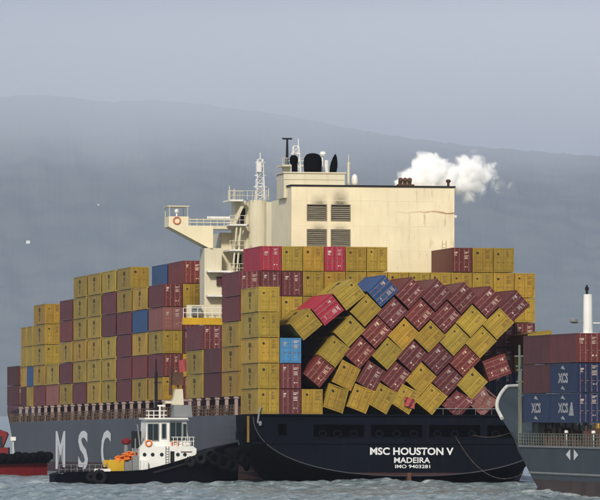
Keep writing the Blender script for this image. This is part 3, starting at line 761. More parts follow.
for (kd, x, z, a), lab in zip([('Y', -11.95, 18.2, 50), ('K', -9.46, 19.9, 51), ('Y', -6.95, 21.66, 51)],
        ['yellow fallen container jutting above the sky blue container at the heap edge', 'crimson fallen container lying tilted between two yellow fallen containers', 'yellow fallen container tilted high beside the blue toppled container']):
    container(kd, SHIP @ Matrix.Translation((x, -.1, z)) @ Matrix.Rotation(R(a), 4, 'Y') @ Matrix.Translation((0, 0, -CH/2)), lab, 'toppled stern containers')
container('Y', SHIP @ Matrix.Translation((16.2, 3.0, 16.35)) @ Matrix.Rotation(R(80), 4, 'Y') @ Matrix.Translation((0, 0, -CH/2)), 'yellow container lying on its side above the feeder ship, its top toward sunlight', 'toppled stern containers')
# torn red wrapping spilling from one split box
rg = random.Random(5); q = MB()
for i in range(9):
    for j in range(8):
        q.v.append((-.55 + i*.15 + rg.uniform(-.05, .05), -.22 - .16*math.sin(i*1.3 + j*.7) - rg.uniform(0, .12), 10.05 - j*.16 - .05*i + rg.uniform(-.05, .05)))
for i in range(8):
    for j in range(7): q.f.append([i*8+j, (i+1)*8+j, (i+1)*8+j+1, i*8+j+1]); q.m.append(0)
o = q.build('torn_wrapping', flagred, None); o.matrix_world = SHIP
tag(o, 'torn red wrapping hanging out of a split yellow container low in the heap', 'wrapping')
# the bay behind the heap, fourteen rows across
BZ = 10.07
BAYB = {1: 'YYYRR', 2: '...YRK', 3: 'NNNYRY', 4: 'NNNYYY', 5: 'NNNYYK', 6: '..NYYY', 7: '..NYYY', 8: '...YY', 9: '...YY', 10: '.NNYY', 11: 'NNDYYR', 12: 'NRRYYY', 13: 'NRRYYY', 14: 'NYRYY'}  # low navy boxes: the dark of the shaded gaps put into their colour
for r_, stack in BAYB.items():
    for t, kd in enumerate(stack):
        if kd == '.': continue
        if r_ == 1: lab = f'{cm(kd)} container, {ORD[t]} in the hull side stack next to the stern corner stack'
        else: lab = f'{cm(kd)} upright container behind the heap, {NTH[r_-1]} row from the hull side, {ORD[t]}'
        container(kd, SHIP @ Matrix.Translation((-16.38 + 2.52*(r_-1), 13.0 + random.uniform(-.02, .02), BZ + TP*t)), lab, 'upright containers behind the heap')
# side stacks along the hull: start, length, outer row, second row
BAYS = [
 (26.6, CL, 'DD', '', 'directly below the gantry beam'),
 (40.0, CL, 'YYR', '', 'just forward of the gantry beam'),
 (71.0, CL, 'YRYPR', 'RYRRYR', 0), (84.9, CL, 'YRYBY', '....YB', 1), (98.7, CL, 'RRRRYY', '', 2), (112.6, CL, 'YYYRRY', '', 3),
 (126.4, CL, 'YYYYYY', '', 4), (140.3, CL, 'RYYYYY', '', 5), (154.1, CL, 'YRYRR', '', 6), (168.0, CL, 'PY', '...', 7),
 (181.8, CL, 'RYYYY', '', 8), (195.8, 6.06, 'YBYY', '', 9), (203.0, 6.06, 'DYYY', '', 10)]
for y0, L, outer, inner, wh in BAYS:
    for row, stack in ((0, outer), (1, inner)):
        for t, kd in enumerate(stack):
            if kd == '.': continue
            if isinstance(wh, str): lab = f'{cm(kd)} container, {ORD[t]} in the low stack {wh}'
            elif row: lab = f'{cm(kd)} container inboard of the {NTH[wh]} side stack past the bridge wing, {ORD[t]}'
            else: lab = f'{cm(kd)} container, {ORD[t]} in the {NTH[wh]} side stack past the bridge wing'
            vis = y0 in (26.6, 40.0, 71.0) or (y0 == 98.7 and t == 5) or (y0 == 181.8 and t > 1) or y0 > 190
            inset = 0 if y0 < 190 else (.05 if y0 < 200 else .12)
            container(kd, SHIP @ Matrix.Translation((-16.38 + inset + 2.52*row, y0, BZ + TP*t)), lab, 'side stacks along the hull', L, vis)
for t in range(2):
    container('D', SHIP @ Matrix.Translation((-15.55, 218.0, 10.45 + TP*t)), f'dark brown container, {["lower", "upper"][t]} of the pair standing at the bow', 'bow containers')

dullprint = mat('dull_print', (0.36, 0.36, 0.36), 0.6, var=0.25, scale=2)
# ------------------------------------------------------------------ feeder ship alongside, bow pointing away
FR = Matrix.Translation((*camframe(26.7, 612), 0)) @ Matrix.Rotation(R(0.0), 4, 'Z')
feeder = thing('feeder_ship', 'dark teal feeder ship with railed deck and raked bow beside the big stern', 'ship', FR)
FB = 15.0
def fhalf(y, z):
    e0 = min(36.5, 15 + 2.6*max(z, 0)); e1 = e0 + 9
    if y <= e0: return FB/2
    t = min(1, (y-e0)/(e1-e0)); return FB/2 * max(0.001, 1 - t**2.0)
mb = MB(); fy = list(np.arange(-30, 9, 3)) + list(np.arange(9, 45.1, 1.0)); fz = [-1.5, .3, .9, 1.5, 2.05, 2.2, 2.9, 3.6, 4.3, 4.75]
def ftop(y): return float(np.interp(y, [26, 30, 34, 37, 39, 41, 45], [4.75, 6.0, 7.3, 8.5, 9.6, 10.8, 11.0]))
k = len(fz)
for y in fy:
    for s_ in (-1, 1):
        for z in fz:
            zz = z if z < 4.7 else ftop(y)
            mb.v.append((FB/2 + s_*fhalf(y, zz), y, zz))
for i in range(len(fy)-1):
    for s_ in (0, 1):
        for j in range(k-1):
            a = i*2*k + s_*k + j; c_ = a + 2*k
            mb.f.append([a, a+1, c_+1, c_] if s_ else [a, c_, c_+1, a+1]); mb.m.append(1 if fz[j] < 1.45 else 0)
    a = i*2*k + k-1; c_ = a + 2*k
    if fy[i] < 26: mb.f.append([a, c_, c_+k, a+k]); mb.m.append(2)
mb.build('hull', [greenhull, rosebottom, greengrey], feeder, fix=False)
mb = MB()
for a, c_ in zip(fy, fy[1:]):
    if c_ > 27: break
    mb.tube((FB/2 - fhalf(a, 2.1), a, 2.12), (FB/2 - fhalf(c_, 2.1), c_, 2.12), .11, n=6)
mb.build('rubbing_strake', steel, feeder)
mb = MB()
for a, c_ in zip(fy, fy[1:]):
    if c_ > 26: break
    mb.box(FB/2 - fhalf(a, 4.75) - .10, FB/2 - fhalf(a, 4.75) + .12, a, c_, 4.68, 4.86)
mb.build('deck_edge', steel, feeder)
for s_ in (-1, 1):                                  # pushing marks on the hull: two arrowheads
    q = MB(); y0 = 1.2 + s_*1.7
    q.add([(-.03, y0 + s_*1.1, 4.05), (-.03, y0 - s_*.9, 4.6), (-.03, y0 - s_*.9, 3.5)], [(0, 1, 2)])
    q.build('hull_arrow', letterwhite, feeder, fix=False)
mb = MB()
for y in np.arange(-14, 27, 1.2):
    mb.tube((.12, y, 4.75), (.12, y, 6.05), .05, n=5)
for h in (5.1, 5.4, 5.75, 6.05): mb.tube((.12, -14, h), (.12, 26.5, h), .04, n=5)
mb.build('deck_railing', greengrey, feeder)
mb = MB(); mb.box(1.8, 13, -28, 20, 4.75, 6.9); mb.build('hatch_coaming', greengrey, feeder)
mb = MB()
for y in np.arange(-13, 20, 2.6): mb.box(.9, 1.75, y, y+random.uniform(.5, 1.7), 4.8, 4.8+random.uniform(.6, 1.9))
for y in np.arange(-12, 20, 3.1): mb.tube((1.2, y, 4.8), (1.2, y, 7.1), .1, n=6)
o = mb.build('deck_gear', rust, feeder); o['kind'] = 'stuff'
for y, m_ in ((-4.2, yellowpaint), (15.5, greengrey)):
    MB().prism([(y-.9, 4.85), (y+.9, 4.85), (y+.35, 7.1), (y-.35, 7.1)], 'x', 1.3, 1.7).build('vent_trunk', m_, feeder)
for y in (6.1, -6.0): MB().lathe([(.06, 0), (.2, .06), (.2, .26), (.05, .32)], (.5, y, 6.1), 10).tube((.5, y, 4.8), (.5, y, 6.1), .05, n=6).build('deck_lamp', white, feeder)
mb = MB()                                           # white rim of the bow bulwark
rim = [(FB/2 - fhalf(y, ftop(y)), y, ftop(y)+.05) for y in np.arange(34.5, 43.5, .5)]
for a, c_ in zip(rim, rim[1:]): mb.tube(a, c_, .19, n=8)
mb.build('bulwark_rim', mat('dull_white_paint', (0.52, 0.50, 0.46), .6, var=.15, grime=.5, grime_col=(.2, .17, .13)), feeder)
for x, y, h in ((.45, 28.0, 15.0), (.9, 29.6, 14.0), (.3, 26.6, 12.4)):
    q = MB(); q.tube((x, y, 4.7), (x, y, h), .17, .12, 8).box(x-.5, x+.5, y-.06, y+.06, h-1.2, h-1.05).box(x-.3, x+.3, y-.06, y+.06, h-2.6, h-2.45)
    q.build('bow_post', greengrey, feeder)
mb = MB(); mb.box(2.4, 6.4, 28, 31, 4.7, 9.2).box(2.0, 6.0, 26.2, 28, 4.7, 7.6); mb.build('forecastle_house', greengrey, feeder)
# containers on the feeder
FCH = 2.93
FST = [('right end', -.1, 0, 'NNR'), ('bow end', 12.5, 0, 'NDD'), ('x', -.1, 1, 'NCN')]
for nm, y0, rw, st in FST:
    for t, kd in enumerate(st):
        lab = {(0, 0): 'navy container with a white wedge mark, bottom of the feeder ship stack under the mast', (0, 1): 'dark navy container with white logo on its side, middle of the feeder ship stack', (0, 2): 'maroon container with pale lettering patches, top of the feeder ship stack under the mast',
               (1, 0): 'dark navy container with white side logo at the bow end of the feeder ship, bottom', (1, 1): 'dark brown container at the bow end of the feeder ship, middle tier', (1, 2): 'dark brown container at the bow end of the feeder ship, top tier',
               (2, 0): 'dark navy container inboard of the navy stack under the mast, bottom tier', (2, 1): 'cream container barely showing inboard of the navy and maroon feeder stack', (2, 2): 'dark navy container inboard of the maroon lettered container on the feeder, top tier'}[(FST.index((nm, y0, rw, st)), t)]
        kk = 'R' if (rw == 0 and t == 2 and y0 < 1) else kd
        o = container(kk, FR @ Matrix.Translation((1.35 + 2.55*rw, y0, 7.15 + FCH*t)), lab, 'containers on the feeder ship')
        if kd == 'N' and rw == 0:
            me = bpy.data.meshes.get('carrier_logo') or text_mesh('carrier_logo', 'XCS', 4.6, 1.0, .05)
            if not me.materials: me.materials.append(dullprint)
            l_ = link('side_lettering', me, o); l_.matrix_local = Matrix.Translation((-CW/2-.004, 6.1, 1.45)) @ FACE_PORT
            for z in (.45, 2.45):
                q = MB(); q.add([(-CW/2-.004, 5.0, z-.2), (-CW/2-.004, 7.2, z-.05), (-CW/2-.004, 6.2, z+.25)], [(0, 1, 2)])
                q.build('side_mark', dullprint, o, fix=False)
        if rw == 0 and t == 0 and y0 < 1:
            q = MB(); q.add([(-CW/2-.004, 3.6, .7), (-CW/2-.004, 1.2, .7), (-CW/2-.004, 1.9, 2.0), (-CW/2-.004, 2.5, 2.0)], [(0, 1, 2, 3)])
            q.build('side_mark', dullprint, o, fix=False)
for t, lab in ((0, 'short dark navy container behind the bow posts of the feeder ship, bottom tier'), (1, 'short dark navy container behind the bow posts of the feeder ship, middle tier')):
    o = container('N', FR @ Matrix.Translation((2.55, 25.0, 7.15 + FCH*t)), lab, 'containers on the feeder ship', 6.06)
    for z in (.6, 1.4, 2.2):
        q = MB(); q.add([(-CW/2-.004, 1.9, z-.25), (-CW/2-.004, .5, z-.25), (-CW/2-.004, .5, z+.2), (-CW/2-.004, 1.9, z+.2)], [(0, 1, 2, 3)])
        q.build('side_mark', dullprint, o, fix=False)
# feeder mast with radar
mb = MB(); mx0, my0 = 4.3, 13.4
mb.tube((mx0, my0, 4.7), (mx0, my0, 15.9), .52, .52, 16).tube((mx0, my0, 15.9), (mx0, my0, 19.9), .50, .44, 16)
MAST = mb.build('foremast', white, feeder)
mb = MB(); mb.box(mx0-.9, mx0+.9, my0-.6, my0+.6, 15.9, 16.05); mb.build('mast_platform', white, feeder)
mb = MB(); mb.tube((mx0-.1, my0, 19.9), (mx0-.1, my0, 20.8), .14, .10).lathe([(.2, 0), (.2, .3)], (mx0-.1, my0, 20.3), 10); mb.build('mast_light', dark, feeder)
mb = MB(); mb.box(mx0-1.6, mx0-.5, my0-.1, my0+.1, 17.0, 17.12).lathe([(.25, 0), (.42, .1), (.42, .35), (.2, .5)], (mx0-1.45, my0, 17.05), 12); mb.build('radar_scanner', steel, feeder)
mb = MB(); mb.box(mx0+.5, mx0+1.3, my0-.05, my0+.05, 17.0, 17.1); mb.build('mast_yard', white, feeder)

# ------------------------------------------------------------------ white and black harbour tug under the port quarter
TUG = Matrix.Translation((-29.5, 6.0, 0))
tug = thing('tug_boat', 'black hulled tug with white wheelhouse pushing against the grey ship side', 'boat', TUG)
def tx(px): return -40.4 + (px-51)*.1167 + 29.5
def tz(py): return 8.1 - (py-413)/8.70
def boat_hull(name, parent, xs, tops, zb, hb, mats, split=None):
    """hull whose plan narrows to the bow (+x) and rounds at the stern."""
    q = MB(); n_ = len(xs)
    fr2 = [0, .12, .3, .55, .8, 1.0]
    x0, x1 = xs[0], xs[-1]
    for x, tp in zip(xs, tops):
        t = (x-x0)/(x1-x0)
        w = hb * min(1, (.55 + 4.5*t)) * (1 - max(0, (t-.62)/.38)**2.4)
        for s_ in (-1, 1):
            for g in fr2:
                q.v.append((x, s_*max(w, .05)*(.80 + .20*g), zb + (tp-zb)*g))
    k_ = len(fr2)
    for i in range(n_-1):
        for s_ in (0, 1):
            for j in range(k_-1):
                a = i*2*k_ + s_*k_ + j; c2 = a + 2*k_
                q.f.append([a, c2, c2+1, a+1] if s_ == 0 else [a, a+1, c2+1, c2])
                q.m.append(1 if split is not None and j < split else 0)
        a = i*2*k_ + k_-1; c2 = a + 2*k_
        q.f.append([a, a+k_, c2+k_, c2]); q.m.append(0)
    q.f.append([*range(k_), *reversed(range(k_, 2*k_))]); q.m.append(0)
    return q.build(name, mats, parent)
SHEER = [(51, 474), (60, 471.5), (95, 471), (125, 470.5), (140, 469), (152, 466), (165, 462.5), (178, 458.5), (190, 454.5), (205, 449.5), (218, 446), (228, 443.5), (236, 442)]
pxs_ = np.linspace(51, 236, 38)
boat_hull('hull', tug, [tx(p) for p in pxs_], [tz(np.interp(p, [a for a, _ in SHEER], [q_ for _, q_ in SHEER])) for p in pxs_], -1.2, 4.4, [hullblack, rubber], 2)
mb = MB(); mb.box(tx(56), tx(132), -3.2, 3.2, 1.18, 1.25); mb.build('aft_deck', steel, tug)
mb = MB(); mb.box(tx(88), tx(104), -4.0, -3.85, 1.2, 1.75); mb.build('bulwark_plate', white, tug)
for px, r_ in ((92, .85), (84, .6), (182, .6), (193, .7), (203, .75)):
    pz = tz(np.interp(px, [a for a, _ in SHEER], [q_ for _, q_ in SHEER])) - (.5 if px > 150 else .6)
    t = (px-51)/185; w = 4.4*min(1, (.55+4.5*t))*(1-max(0, (t-.62)/.38)**2.4)
    q = MB(); pts = [(tx(px) + (r_-.2)*math.cos(a), -w-.22, pz + random.uniform(-.05, .05) + (r_-.2)*math.sin(a)) for a in np.linspace(0, 2*math.pi, 15)]
    q.path(pts, .24, 8); q.build('tyre_fender', tyrerubber, tug)
mb = MB()                                           # big bow pudding fender
for i in range(13):
    a0, a1 = -1.35 + i*.2077, -1.35 + (i+1)*.2077
    P_ = lambda a: (tx(214) + 3.0*math.cos(a), 3.9*math.sin(a), 3.75 - .3*abs(a))
    mb.tube(P_(a0), P_(a1), .75 + .05*math.sin(i*2.1), .75 + .05*math.sin((i+1)*2.1), 12)
mb.build('bow_fender', rubber, tug, smooth=True)
for i in range(8):                                 # tyres hung round the bow, overlapping
    a = -1.75 + i*.26; cx_, cy_ = tx(213) + 3.7*math.cos(a), 4.55*math.sin(a); zc = 3.3 - .5*(i % 3) - .35*max(0, -a-.6)
    rr = random.uniform(.55, .75); tl = random.uniform(-.25, .25)
    e1 = Vector((-math.sin(a), math.cos(a), 0)); e2 = Vector((math.cos(a)*tl, math.sin(a)*tl, 1))
    pts = [Vector((cx_, cy_, zc)) + e1*(rr*math.cos(b_)) + e2*(rr*math.sin(b_)) for b_ in np.linspace(0, 2*math.pi, 15)]
    MB().path(pts, .25, 8).build('tyre_fender', rubber, tug)
mb = MB()
mb.prism([(tx(134), 1.2), (tx(190.5), 2.0), (tx(190.5), tz(448.5)), (tx(187), tz(446)), (tx(150), tz(446)), (tx(146), tz(440)), (tx(140), tz(441)), (tx(134), tz(448))], 'y', -2.9, 2.9)
mb.build('deckhouse', white, tug)
mb = MB(); mb.box(tx(164.5), tx(168.5), -2.95, -2.91, 1.9, tz(451)); mb.build('deckhouse_door', dark, tug)
mb = MB(); mb.box(tx(175), tx(186), -2.96, -2.905, tz(452), tz(451.2)); mb.build('rust_stain_ledge', rust, tug)
mb = MB()
WB, WT = tz(446), tz(419.5)
mb.prism([(tx(141), WB), (tx(184), WB), (tx(181.5), WT), (tx(142), WT)], 'y', -2.1, 2.1)
mb.box(tx(140), tx(183), -2.3, 2.3, WT, WT+.2)
wh = mb.build('wheelhouse', white, tug)
for a, c_, lo_, hi_ in ((143.5, 153.5, 440, 424), (157.5, 161, 438, 424), (165.5, 176.5, 440.5, 422.5), (178.5, 181.5, 440, 424)):
    q = MB(); q.box(tx(a), tx(c_), -2.13, -2.104, tz(lo_), tz(hi_)); q.build('window', glassdark, wh)
    q = MB(); e_ = .09
    q.box(tx(a)-e_, tx(c_)+e_, -2.19, -2.104, tz(lo_)-e_, tz(lo_)).box(tx(a)-e_, tx(c_)+e_, -2.19, -2.104, tz(hi_), tz(hi_)+e_).box(tx(a)-e_, tx(a), -2.19, -2.104, tz(lo_), tz(hi_)).box(tx(c_), tx(c_)+e_, -2.19, -2.104, tz(lo_), tz(hi_))
    if c_ - a > 6: q.box((tx(a)+tx(c_))/2-.03, (tx(a)+tx(c_))/2+.03, -2.18, -2.131, tz(lo_), tz(hi_))
    q.build('window_frame', steel, wh)
for px in (145, 150, 156, 160): MB().tube((tx(px), -1.5, WT), (tx(px), -1.5, WT+1.0), .05, n=5).build('roof_stanchion', white, tug)
mb = MB()
for h in (.5, 1.0): mb.tube((tx(142), -1.5, WT+h), (tx(163), -1.5, WT+h), .05, n=5)
mb.build('roof_rail', white, tug)
mb = MB()
for px in np.arange(168, 190, 4): mb.tube((tx(px), -2.6, tz(446)), (tx(px), -2.6, tz(437)), .04, n=5)
for y in (441, 437): mb.tube((tx(166), -2.6, tz(y)), (tx(189), -2.6, tz(y)), .04, n=5)
mb.build('bridge_rail', white, tug)
for px_, y_, r_ in ((170, 444, .36), (143, 443, .34)):
    q = MB(); q.path([(tx(px_)+r_*math.cos(a), -2.22 if px_ > 160 else -2.96, tz(y_) + r_*math.sin(a)) for a in np.linspace(0, 2*math.pi, 15)], .09, 6); q.build('life_ring', orange, tug)
mb = MB(); mb.tube((tx(158), 0, WT+.2), (tx(158), 0, WT+1.5), .12, n=8).box(tx(153.5), tx(163), -.1, .1, WT+1.5, WT+1.68); mb.build('radar_scanner', white, tug)
mb = MB(); mb.box(tx(139), tx(184), -2.45, -2.28, WT-.12, WT+.05); mb.build('roof_visor', steel, tug)
for px_ in (60, 66, 76, 100): MB().lathe([(.22, 0), (.2, .55), (.3, .6), (.3, .72)], (tx(px_), -2.6, 1.2), 10).build('bollard', dark, tug)
mb = MB()
for px_ in np.arange(54, 104, 6): mb.tube((tx(px_), -3.3, 1.2), (tx(px_), -3.3, 2.2), .035, n=5)
for h in (1.7, 2.2): mb.tube((tx(54), -3.3, h), (tx(102), -3.3, h), .03, n=5)
mb.build('deck_rail', steel, tug)
mb = MB(); mb.tube((tx(154.2), 0, WT), (tx(154.2), 0, tz(372)), .20, .16, 8).tube((tx(154.2), 0, tz(372)), (tx(154.2), 0, tz(359)), .10, .08, 6)
mb.box(tx(152), tx(159.5), -.06, .06, tz(383), tz(382)).box(tx(151), tx(157), -.06, .06, tz(409), tz(407.5))
mb.build('mast', dark, tug)
mb = MB()
mb.prism([(tx(170.5), tz(417)), (tx(189), tz(417)), (tx(188), tz(405)), (tx(171), tz(405))], 'y', -1.1, 1.1); mb.build('monitor_base', steel, tug)
mb = MB(); mb.prism([(tx(169.5), tz(404.8)), (tx(181), tz(404.8)), (tx(180), tz(389)), (tx(173), tz(389))], 'y', -.6, .6); mb.box(tx(163), tx(172), -.4, .4, tz(403.5), tz(401)); mb.build('monitor_tower', offwhite, tug)
mb = MB(); mb.tube((tx(168.5), 0, tz(395)), (tx(168.5), 0, tz(366)), .18, .14, 8).tube((tx(176), 0, tz(389)), (tx(176), 0, tz(368)), .12, .1, 8).box(tx(170), tx(181), -.35, .35, tz(385), tz(373)); mb.build('monitor_frame', rust, tug)
mb = MB(); mb.lathe([(.2, 0), (.34, .2), (.34, .5), (.15, .7)], (tx(174), 0, tz(383)), 10); mb.build('searchlight', dark, tug)
q = MB(); nx, nz = 7, 7
for i in range(nx):
    for j in range(nz):
        q.v.append((tx(177) + i*.15, .15*math.sin(i*1.1+j*.3), tz(373) + j*.24 + .04*i))
for i in range(nx-1):
    for j in range(nz-1): q.f.append([i*nz+j, (i+1)*nz+j, (i+1)*nz+j+1, i*nz+j+1]); q.m.append(0)
q.build('flag', flagred, tug, smooth=True)
# towing winch with orange rope, red ventilator, small davit
mb = MB(); mb.tube((tx(112), -1.6, 2.0), (tx(112), 1.6, 2.0), .75, n=18); mb.box(tx(104), tx(120), -1.9, -1.65, 1.2, 2.7).box(tx(104), tx(120), 1.65, 1.9, 1.2, 2.7); mb.build('towing_winch', yellowpaint, tug)
q = MB()
for i in range(60):
    x_ = random.uniform(-1.15, 1.3); h_ = 3.05 + .30*x_ - .12*x_*x_
    c0 = Vector((tx(123) + x_, random.uniform(-1.9, 0), h_ + random.uniform(-.45, .35))); rr = random.uniform(.18, .42); tl = random.uniform(-.7, .7)
    pts = [c0 + Vector((rr*math.cos(a), rr*math.sin(a)*.8, rr*math.sin(a)*tl)) for a in np.linspace(0, 6.283, 11)]
    q.path(pts, .075, 5)
o = q.build('rope_heap', orange, tug, smooth=True)
mb = MB(); mb.tube((tx(124), -.4, 1.2), (tx(124), -.4, tz(443)), .25, .25, 10); vt = mb.build('ventilator', steel, tug)
mb = MB(); mb.lathe([(.3, 0), (.55, .12), (.56, .45), (.3, .68)], (tx(124), -.4, tz(444)), 12); mb.build('ventilator_cowl', redpaint, vt)
mb = MB(); mb.prism([(tx(117), 1.2), (tx(134), 1.2), (tx(133), 2.9), (tx(120), 2.5)], 'y', -1.7, .2); mb.build('rope_bin', steel, tug)
mb = MB()                                           # grey rubbing bar along the hull side
for a, c_ in zip(np.arange(146, 184, 6), np.arange(152, 190, 6)):
    mb.tube((tx(a), -4.42, tz(np.interp(a, [q_[0] for q_ in SHEER], [q_[1] for q_ in SHEER])) - .55), (tx(c_), -4.42 + (.0 if c_ < 170 else .012*(c_-170)), tz(np.interp(c_, [q_[0] for q_ in SHEER], [q_[1] for q_ in SHEER])) - .55), .13, n=6)
mb.build('rubbing_bar', dark, tug)
for px_ in (139, 147, 156, 172, 179):               # portholes, life raft, funnel and ladder on the white house
    q = MB(); q.tube((tx(px_), -2.93, 3.35), (tx(px_), -2.90, 3.35), .22, .22, 14); q.build('porthole', glassdark, tug)
mb = MB(); mb.tube((tx(178), -2.2, tz(443.6)), (tx(186), -2.2, tz(443.6)), .30, n=14); mb.build('life_raft', white, tug, smooth=True)
for q_ in (-1.9, .9): MB().box(tx(132), tx(137), q_, q_+1, tz(448), tz(431)).build('exhaust_stack', dark, tug)
mb = MB(); mb.tube((tx(160), -2.96, 1.8), (tx(160), -2.96, tz(446)), .04, n=5).tube((tx(163), -2.96, 1.8), (tx(163), -2.96, tz(446)), .04, n=5)
for h in np.arange(1.9, 4.2, .3): mb.tube((tx(160), -2.96, h), (tx(163), -2.96, h), .03, n=5)
mb.build('house_ladder', steel, tug)
mb = MB(); mb.box(tx(128), tx(134), -2.4, -1.2, 1.2, 3.2); mb.tube((tx(131), -2, 1.2), (tx(131), -2, 5.2), .08, n=6).tube((tx(137), -2, 3), (tx(133), -2, 6.8), .1, n=6); mb.build('davit', steel, tug)
mb = MB(); mb.box(tx(134.5), tx(141.5), -3.6, -2.95, 1.0, tz(460)); mb.build('locker', white, tug)

# ------------------------------------------------------------------ red tug by the bow
RT = Matrix.Translation((*camframe(-33.0, 823), 0)) @ Matrix.Rotation(-VIEW, 4, 'Z')
rtug = thing('tug_boat', 'red hulled tug with thick black fender cut off beside the lettered hull', 'boat', RT)
xs2 = np.linspace(-26, 0, 30)
boat_hull('hull', rtug, list(xs2), [1.75 + .35*max(0, (x+14)/14)**1.5 for x in xs2], -1.2, 4.6, [redpaint, boot], 2)
mb = MB()
for i in range(len(xs2)-1):
    q_ = lambda x: (x, -(4.6*min(1, .55+4.5*(x+26)/26)*(1-max(0, ((x+26)/26-.62)/.38)**2.4)) - .1, 1.95 + .3*max(0, (x+14)/14))
    mb.tube(q_(xs2[i]), q_(xs2[i+1]), .66, .66, 10)
mb.build('rubbing_fender', rubber, rtug, smooth=True)
for x in np.arange(-6.5, .5, .95):
    q = MB(); w = 4.6*(1-max(0, ((x+26)/26-.62)/.38)**2.4)
    q.lathe([(.25, -.55), (.6, -.35), (.68, 0), (.6, .35), (.25, .55)], (x, -max(w, .2)-.3, 2.35 + random.uniform(-.15, .3)), 12); q.build('tyre_fender', rubber, rtug, smooth=True)
mb = MB(); mb.box(-20, -5.0, -2.8, 2.8, 1.9, 3.6); mb.build('deckhouse', redpaint, rtug)
mb = MB(); mb.prism([(-14, 3.3), (-5.9, 3.3), (-5.1, 5.3), (-5.3, 5.6), (-8.0, 6.6), (-14, 6.6)], 'y', -2.2, 2.2); wh2 = mb.build('wheelhouse', redpaint, rtug)
for a, c_ in ((-12, -9.4), (-9.1, -7.2), (-7.0, -5.75)): MB().box(a, c_, -2.26, -2.204, 3.55, 5.1).build('window', glassdark, wh2)
mb = MB(); mb.tube((-4.4, -1, 2.0), (-4.4, -1, 4.6), .08, n=6).box(-4.75, -4.05, -1.25, -.8, 4.5, 5.0); mb.build('deck_lamp', white, rtug)

# ------------------------------------------------------------------ mooring lines from the stern to the feeder
def rope(a, c_, sag, label):
    q = MB(); a, c_ = Vector(a), Vector(c_)
    pts = [a.lerp(c_, t) - Vector((0, 0, sag*4*t*(1-t))) for t in np.linspace(0, 1, 14)]
    q.path(pts, .035, 5)
    o = q.build('mooring_rope', tanrail, None, smooth=True); tag(o, label, 'rope', 'mooring ropes at the stern')
fb_ = FR @ Vector((.3, 30.5, 6.8)); fb2 = FR @ Vector((.4, 26, 4.9))
rope((7.4, -.3, 5.6), fb_ - Vector((0, 0, .6)), .4, 'taut upper mooring rope from the dark stern to the feeder bow')
rope((5.4, -.3, 5.5), fb2 + Vector((0, 0, -2.9)), 2.2, 'slack lower mooring rope sagging from the dark stern to the feeder hull')

# ------------------------------------------------------------------ houses on the far hillside
def house(px, t, w, h, label):
    d = 17000 + 6000*t; u = (px-300)/6300*d; x, y = camframe(u, d)
    top = 8.1 + (413 - ridge(px))/6300*d
    z = top * (math.sin(t*math.pi/2)**1.15)
    o = thing('hillside_house', label, 'house', Matrix.Translation((x, y, z)) @ Matrix.Rotation(-VIEW, 4, 'Z'), 'far hillside houses')
    MB().box(-w, w, -w*.6, w*.6, -6, h).build('wall', white, o)
    MB().prism([(-w*.68, h), (w*.68, h), (0, h*1.5)], 'x', -w*1.04, w*1.04).build('roof', steel, o)
house(28, .40, 6.0, 4, 'small white house low on the hazy hillside above the bow')
house(98, .50, 3.0, 2.2, 'small pale house on the misty slope halfway up the hill')
house(96, .74, 3.0, 2, 'tiny pale house high on the misty slope under the ridge')

# ------------------------------------------------------------------ steam from the casing vents
sm = bpy.data.materials.new('white_steam'); sm.use_nodes = True
n = sm.node_tree; n.nodes.clear()
out = n.nodes.new('ShaderNodeOutputMaterial'); pv = n.nodes.new('ShaderNodeVolumePrincipled')
pv.inputs['Color'].default_value = (0.998, 0.998, 0.998, 1); pv.inputs['Anisotropy'].default_value = -0.35
n.links.new(pv.outputs[0], out.inputs['Volume'])
tc = n.nodes.new('ShaderNodeTexCoord')
wn = n.nodes.new('ShaderNodeTexNoise'); wn.inputs['Scale'].default_value = .62; wn.inputs['Detail'].default_value = 9; wn.inputs['Roughness'].default_value = .70; wn.inputs['Distortion'].default_value = .6
n.links.new(tc.outputs['Object'], wn.inputs['Vector'])
BL = [(432, 172, 21, 1), (413, 177, 15, 1), (450, 178, 15, 1), (472, 171, 17, .9), (489, 170, 9, .7), (432, 160, 12, 1), (462, 161, 9, .45), (480, 155, 10, .42), (494, 164, 10, .45), (498, 176, 9, .35), (455, 192, 8, .4), (483, 182, 10, .5), (471, 190, 9, .55), (402, 180, 8, .8), (508, 179, 11, .34), (520, 184, 9, .18), (420, 164, 10, .9)]
acc = None
BL += [(452, 174, 17, 1), (461, 178, 14, .9), (442, 168, 16, 1), (470, 160, 11, .6), (424, 156, 9, .7)]
for px, py, r_, w in BL:
    cx, cz = (px-412)/8.35/.985 + 6.75, 35.3 + (184.5-py)/8.35
    vd = n.nodes.new('ShaderNodeVectorMath'); vd.operation = 'DISTANCE'; vd.inputs[1].default_value = (cx, 33.8 + (px-412)*.02, cz)
    n.links.new(tc.outputs['Object'], vd.inputs[0])
    q = nmath('MULTIPLY', nmath('SUBTRACT', 1.15, nmath('DIVIDE', vd.outputs['Value'], 1.14*r_/8.35), True), w)
    acc = q if acc is None else nmath('MAXIMUM', acc, q)
dn = nmath('MULTIPLY', nmath('SUBTRACT', nmath('ADD', acc, nmath('MULTIPLY', nmath('SUBTRACT', wn.outputs[0], .5), 2.1)), .24, True), 4.0)
dn = nmath('MULTIPLY', nmath('POWER', dn, 1.25), nmath('MULTIPLY', acc, 6.0, True))
dn = nmath('MULTIPLY', dn, 3.2)
n.links.new(dn, pv.inputs['Density'])
q = MB(); q.box(2.9, 22.5, 28.5, 40, 33.0, 41.0)
st = q.build('steam_plume', sm, None); st.matrix_world = SHIP
tag(st, kind='stuff'); st['label'] = 'white steam drifting from the casing top'

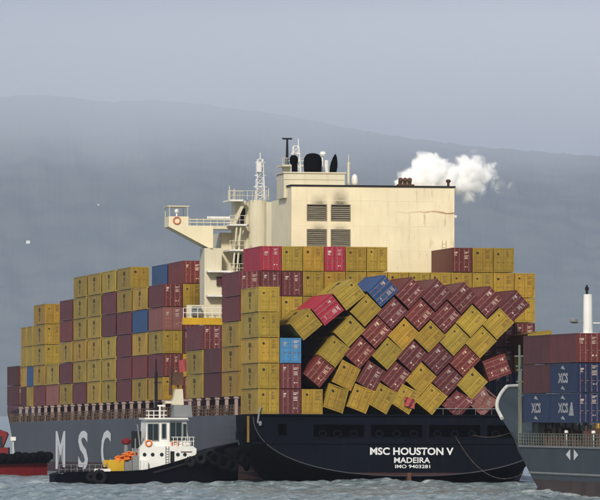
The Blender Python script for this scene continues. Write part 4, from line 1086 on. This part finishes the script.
# ------------------------------------------------------------------ low cloud resting on the far ridge
cm_ = bpy.data.materials.new('hill_mist'); cm_.use_nodes = True
n = cm_.node_tree; n.nodes.clear()
out = n.nodes.new('ShaderNodeOutputMaterial'); pv = n.nodes.new('ShaderNodeVolumePrincipled'); pv.inputs['Color'].default_value = (0.92, 0.94, 1.0, 1)
n.links.new(pv.outputs[0], out.inputs['Volume'])
tc = n.nodes.new('ShaderNodeTexCoord'); sx = n.nodes.new('ShaderNodeSeparateXYZ'); n.links.new(tc.outputs['Object'], sx.inputs[0])
wn = n.nodes.new('ShaderNodeTexNoise'); wn.inputs['Scale'].default_value = .004; wn.inputs['Detail'].default_value = 3; n.links.new(tc.outputs['Object'], wn.inputs['Vector'])
def ramp01(sock, a, c_):
    m_ = n.nodes.new('ShaderNodeMapRange'); m_.interpolation_type = 'SMOOTHSTEP'
    m_.inputs['From Min'].default_value = a; m_.inputs['From Max'].default_value = c_
    n.links.new(sock, m_.inputs[0]); return m_.outputs[0]
zj = nmath('ADD', sx.outputs['Z'], nmath('MULTIPLY', nmath('SUBTRACT', wn.outputs[0], .5), 220))
dn = nmath('MULTIPLY', nmath('MULTIPLY', ramp01(zj, 540, 800), ramp01(sx.outputs['Z'], 1120, 900)), nmath('ADD', .40, nmath('MULTIPLY', .60, ramp01(sx.outputs['X'], -1400, 900))))
dn = nmath('MULTIPLY', dn, 0.0017)
n.links.new(dn, pv.inputs['Density'])
q = MB(); q.box(-6500, 6500, 14500, 16000, 430, 1130)
hm_ = q.build('hill_mist', cm_, None); hm_.matrix_world = Matrix.Translation((CAM.x, CAM.y, 0)) @ Matrix.Rotation(-VIEW, 4, 'Z')
tag(hm_, kind='stuff')

# ------------------------------------------------------------------ haze over everything
hz = bpy.data.materials.new('sea_haze'); hz.use_nodes = True
n = hz.node_tree; n.nodes.clear()
out = n.nodes.new('ShaderNodeOutputMaterial'); pv = n.nodes.new('ShaderNodeVolumePrincipled')
pv.inputs['Color'].default_value = (0.77, 0.83, 1.0, 1); pv.inputs['Density'].default_value = 2.5e-5
n.links.new(pv.outputs[0], out.inputs['Volume'])
q = MB(); q.box(-18000, 18000, -800, 28000, -3.0, 1290)
h_ = q.build('haze', hz, None); h_.matrix_world = Matrix.Translation((CAM.x, CAM.y, 0)) @ Matrix.Rotation(-VIEW, 4, 'Z')
tag(h_, kind='stuff')
bpy.context.view_layer.update()
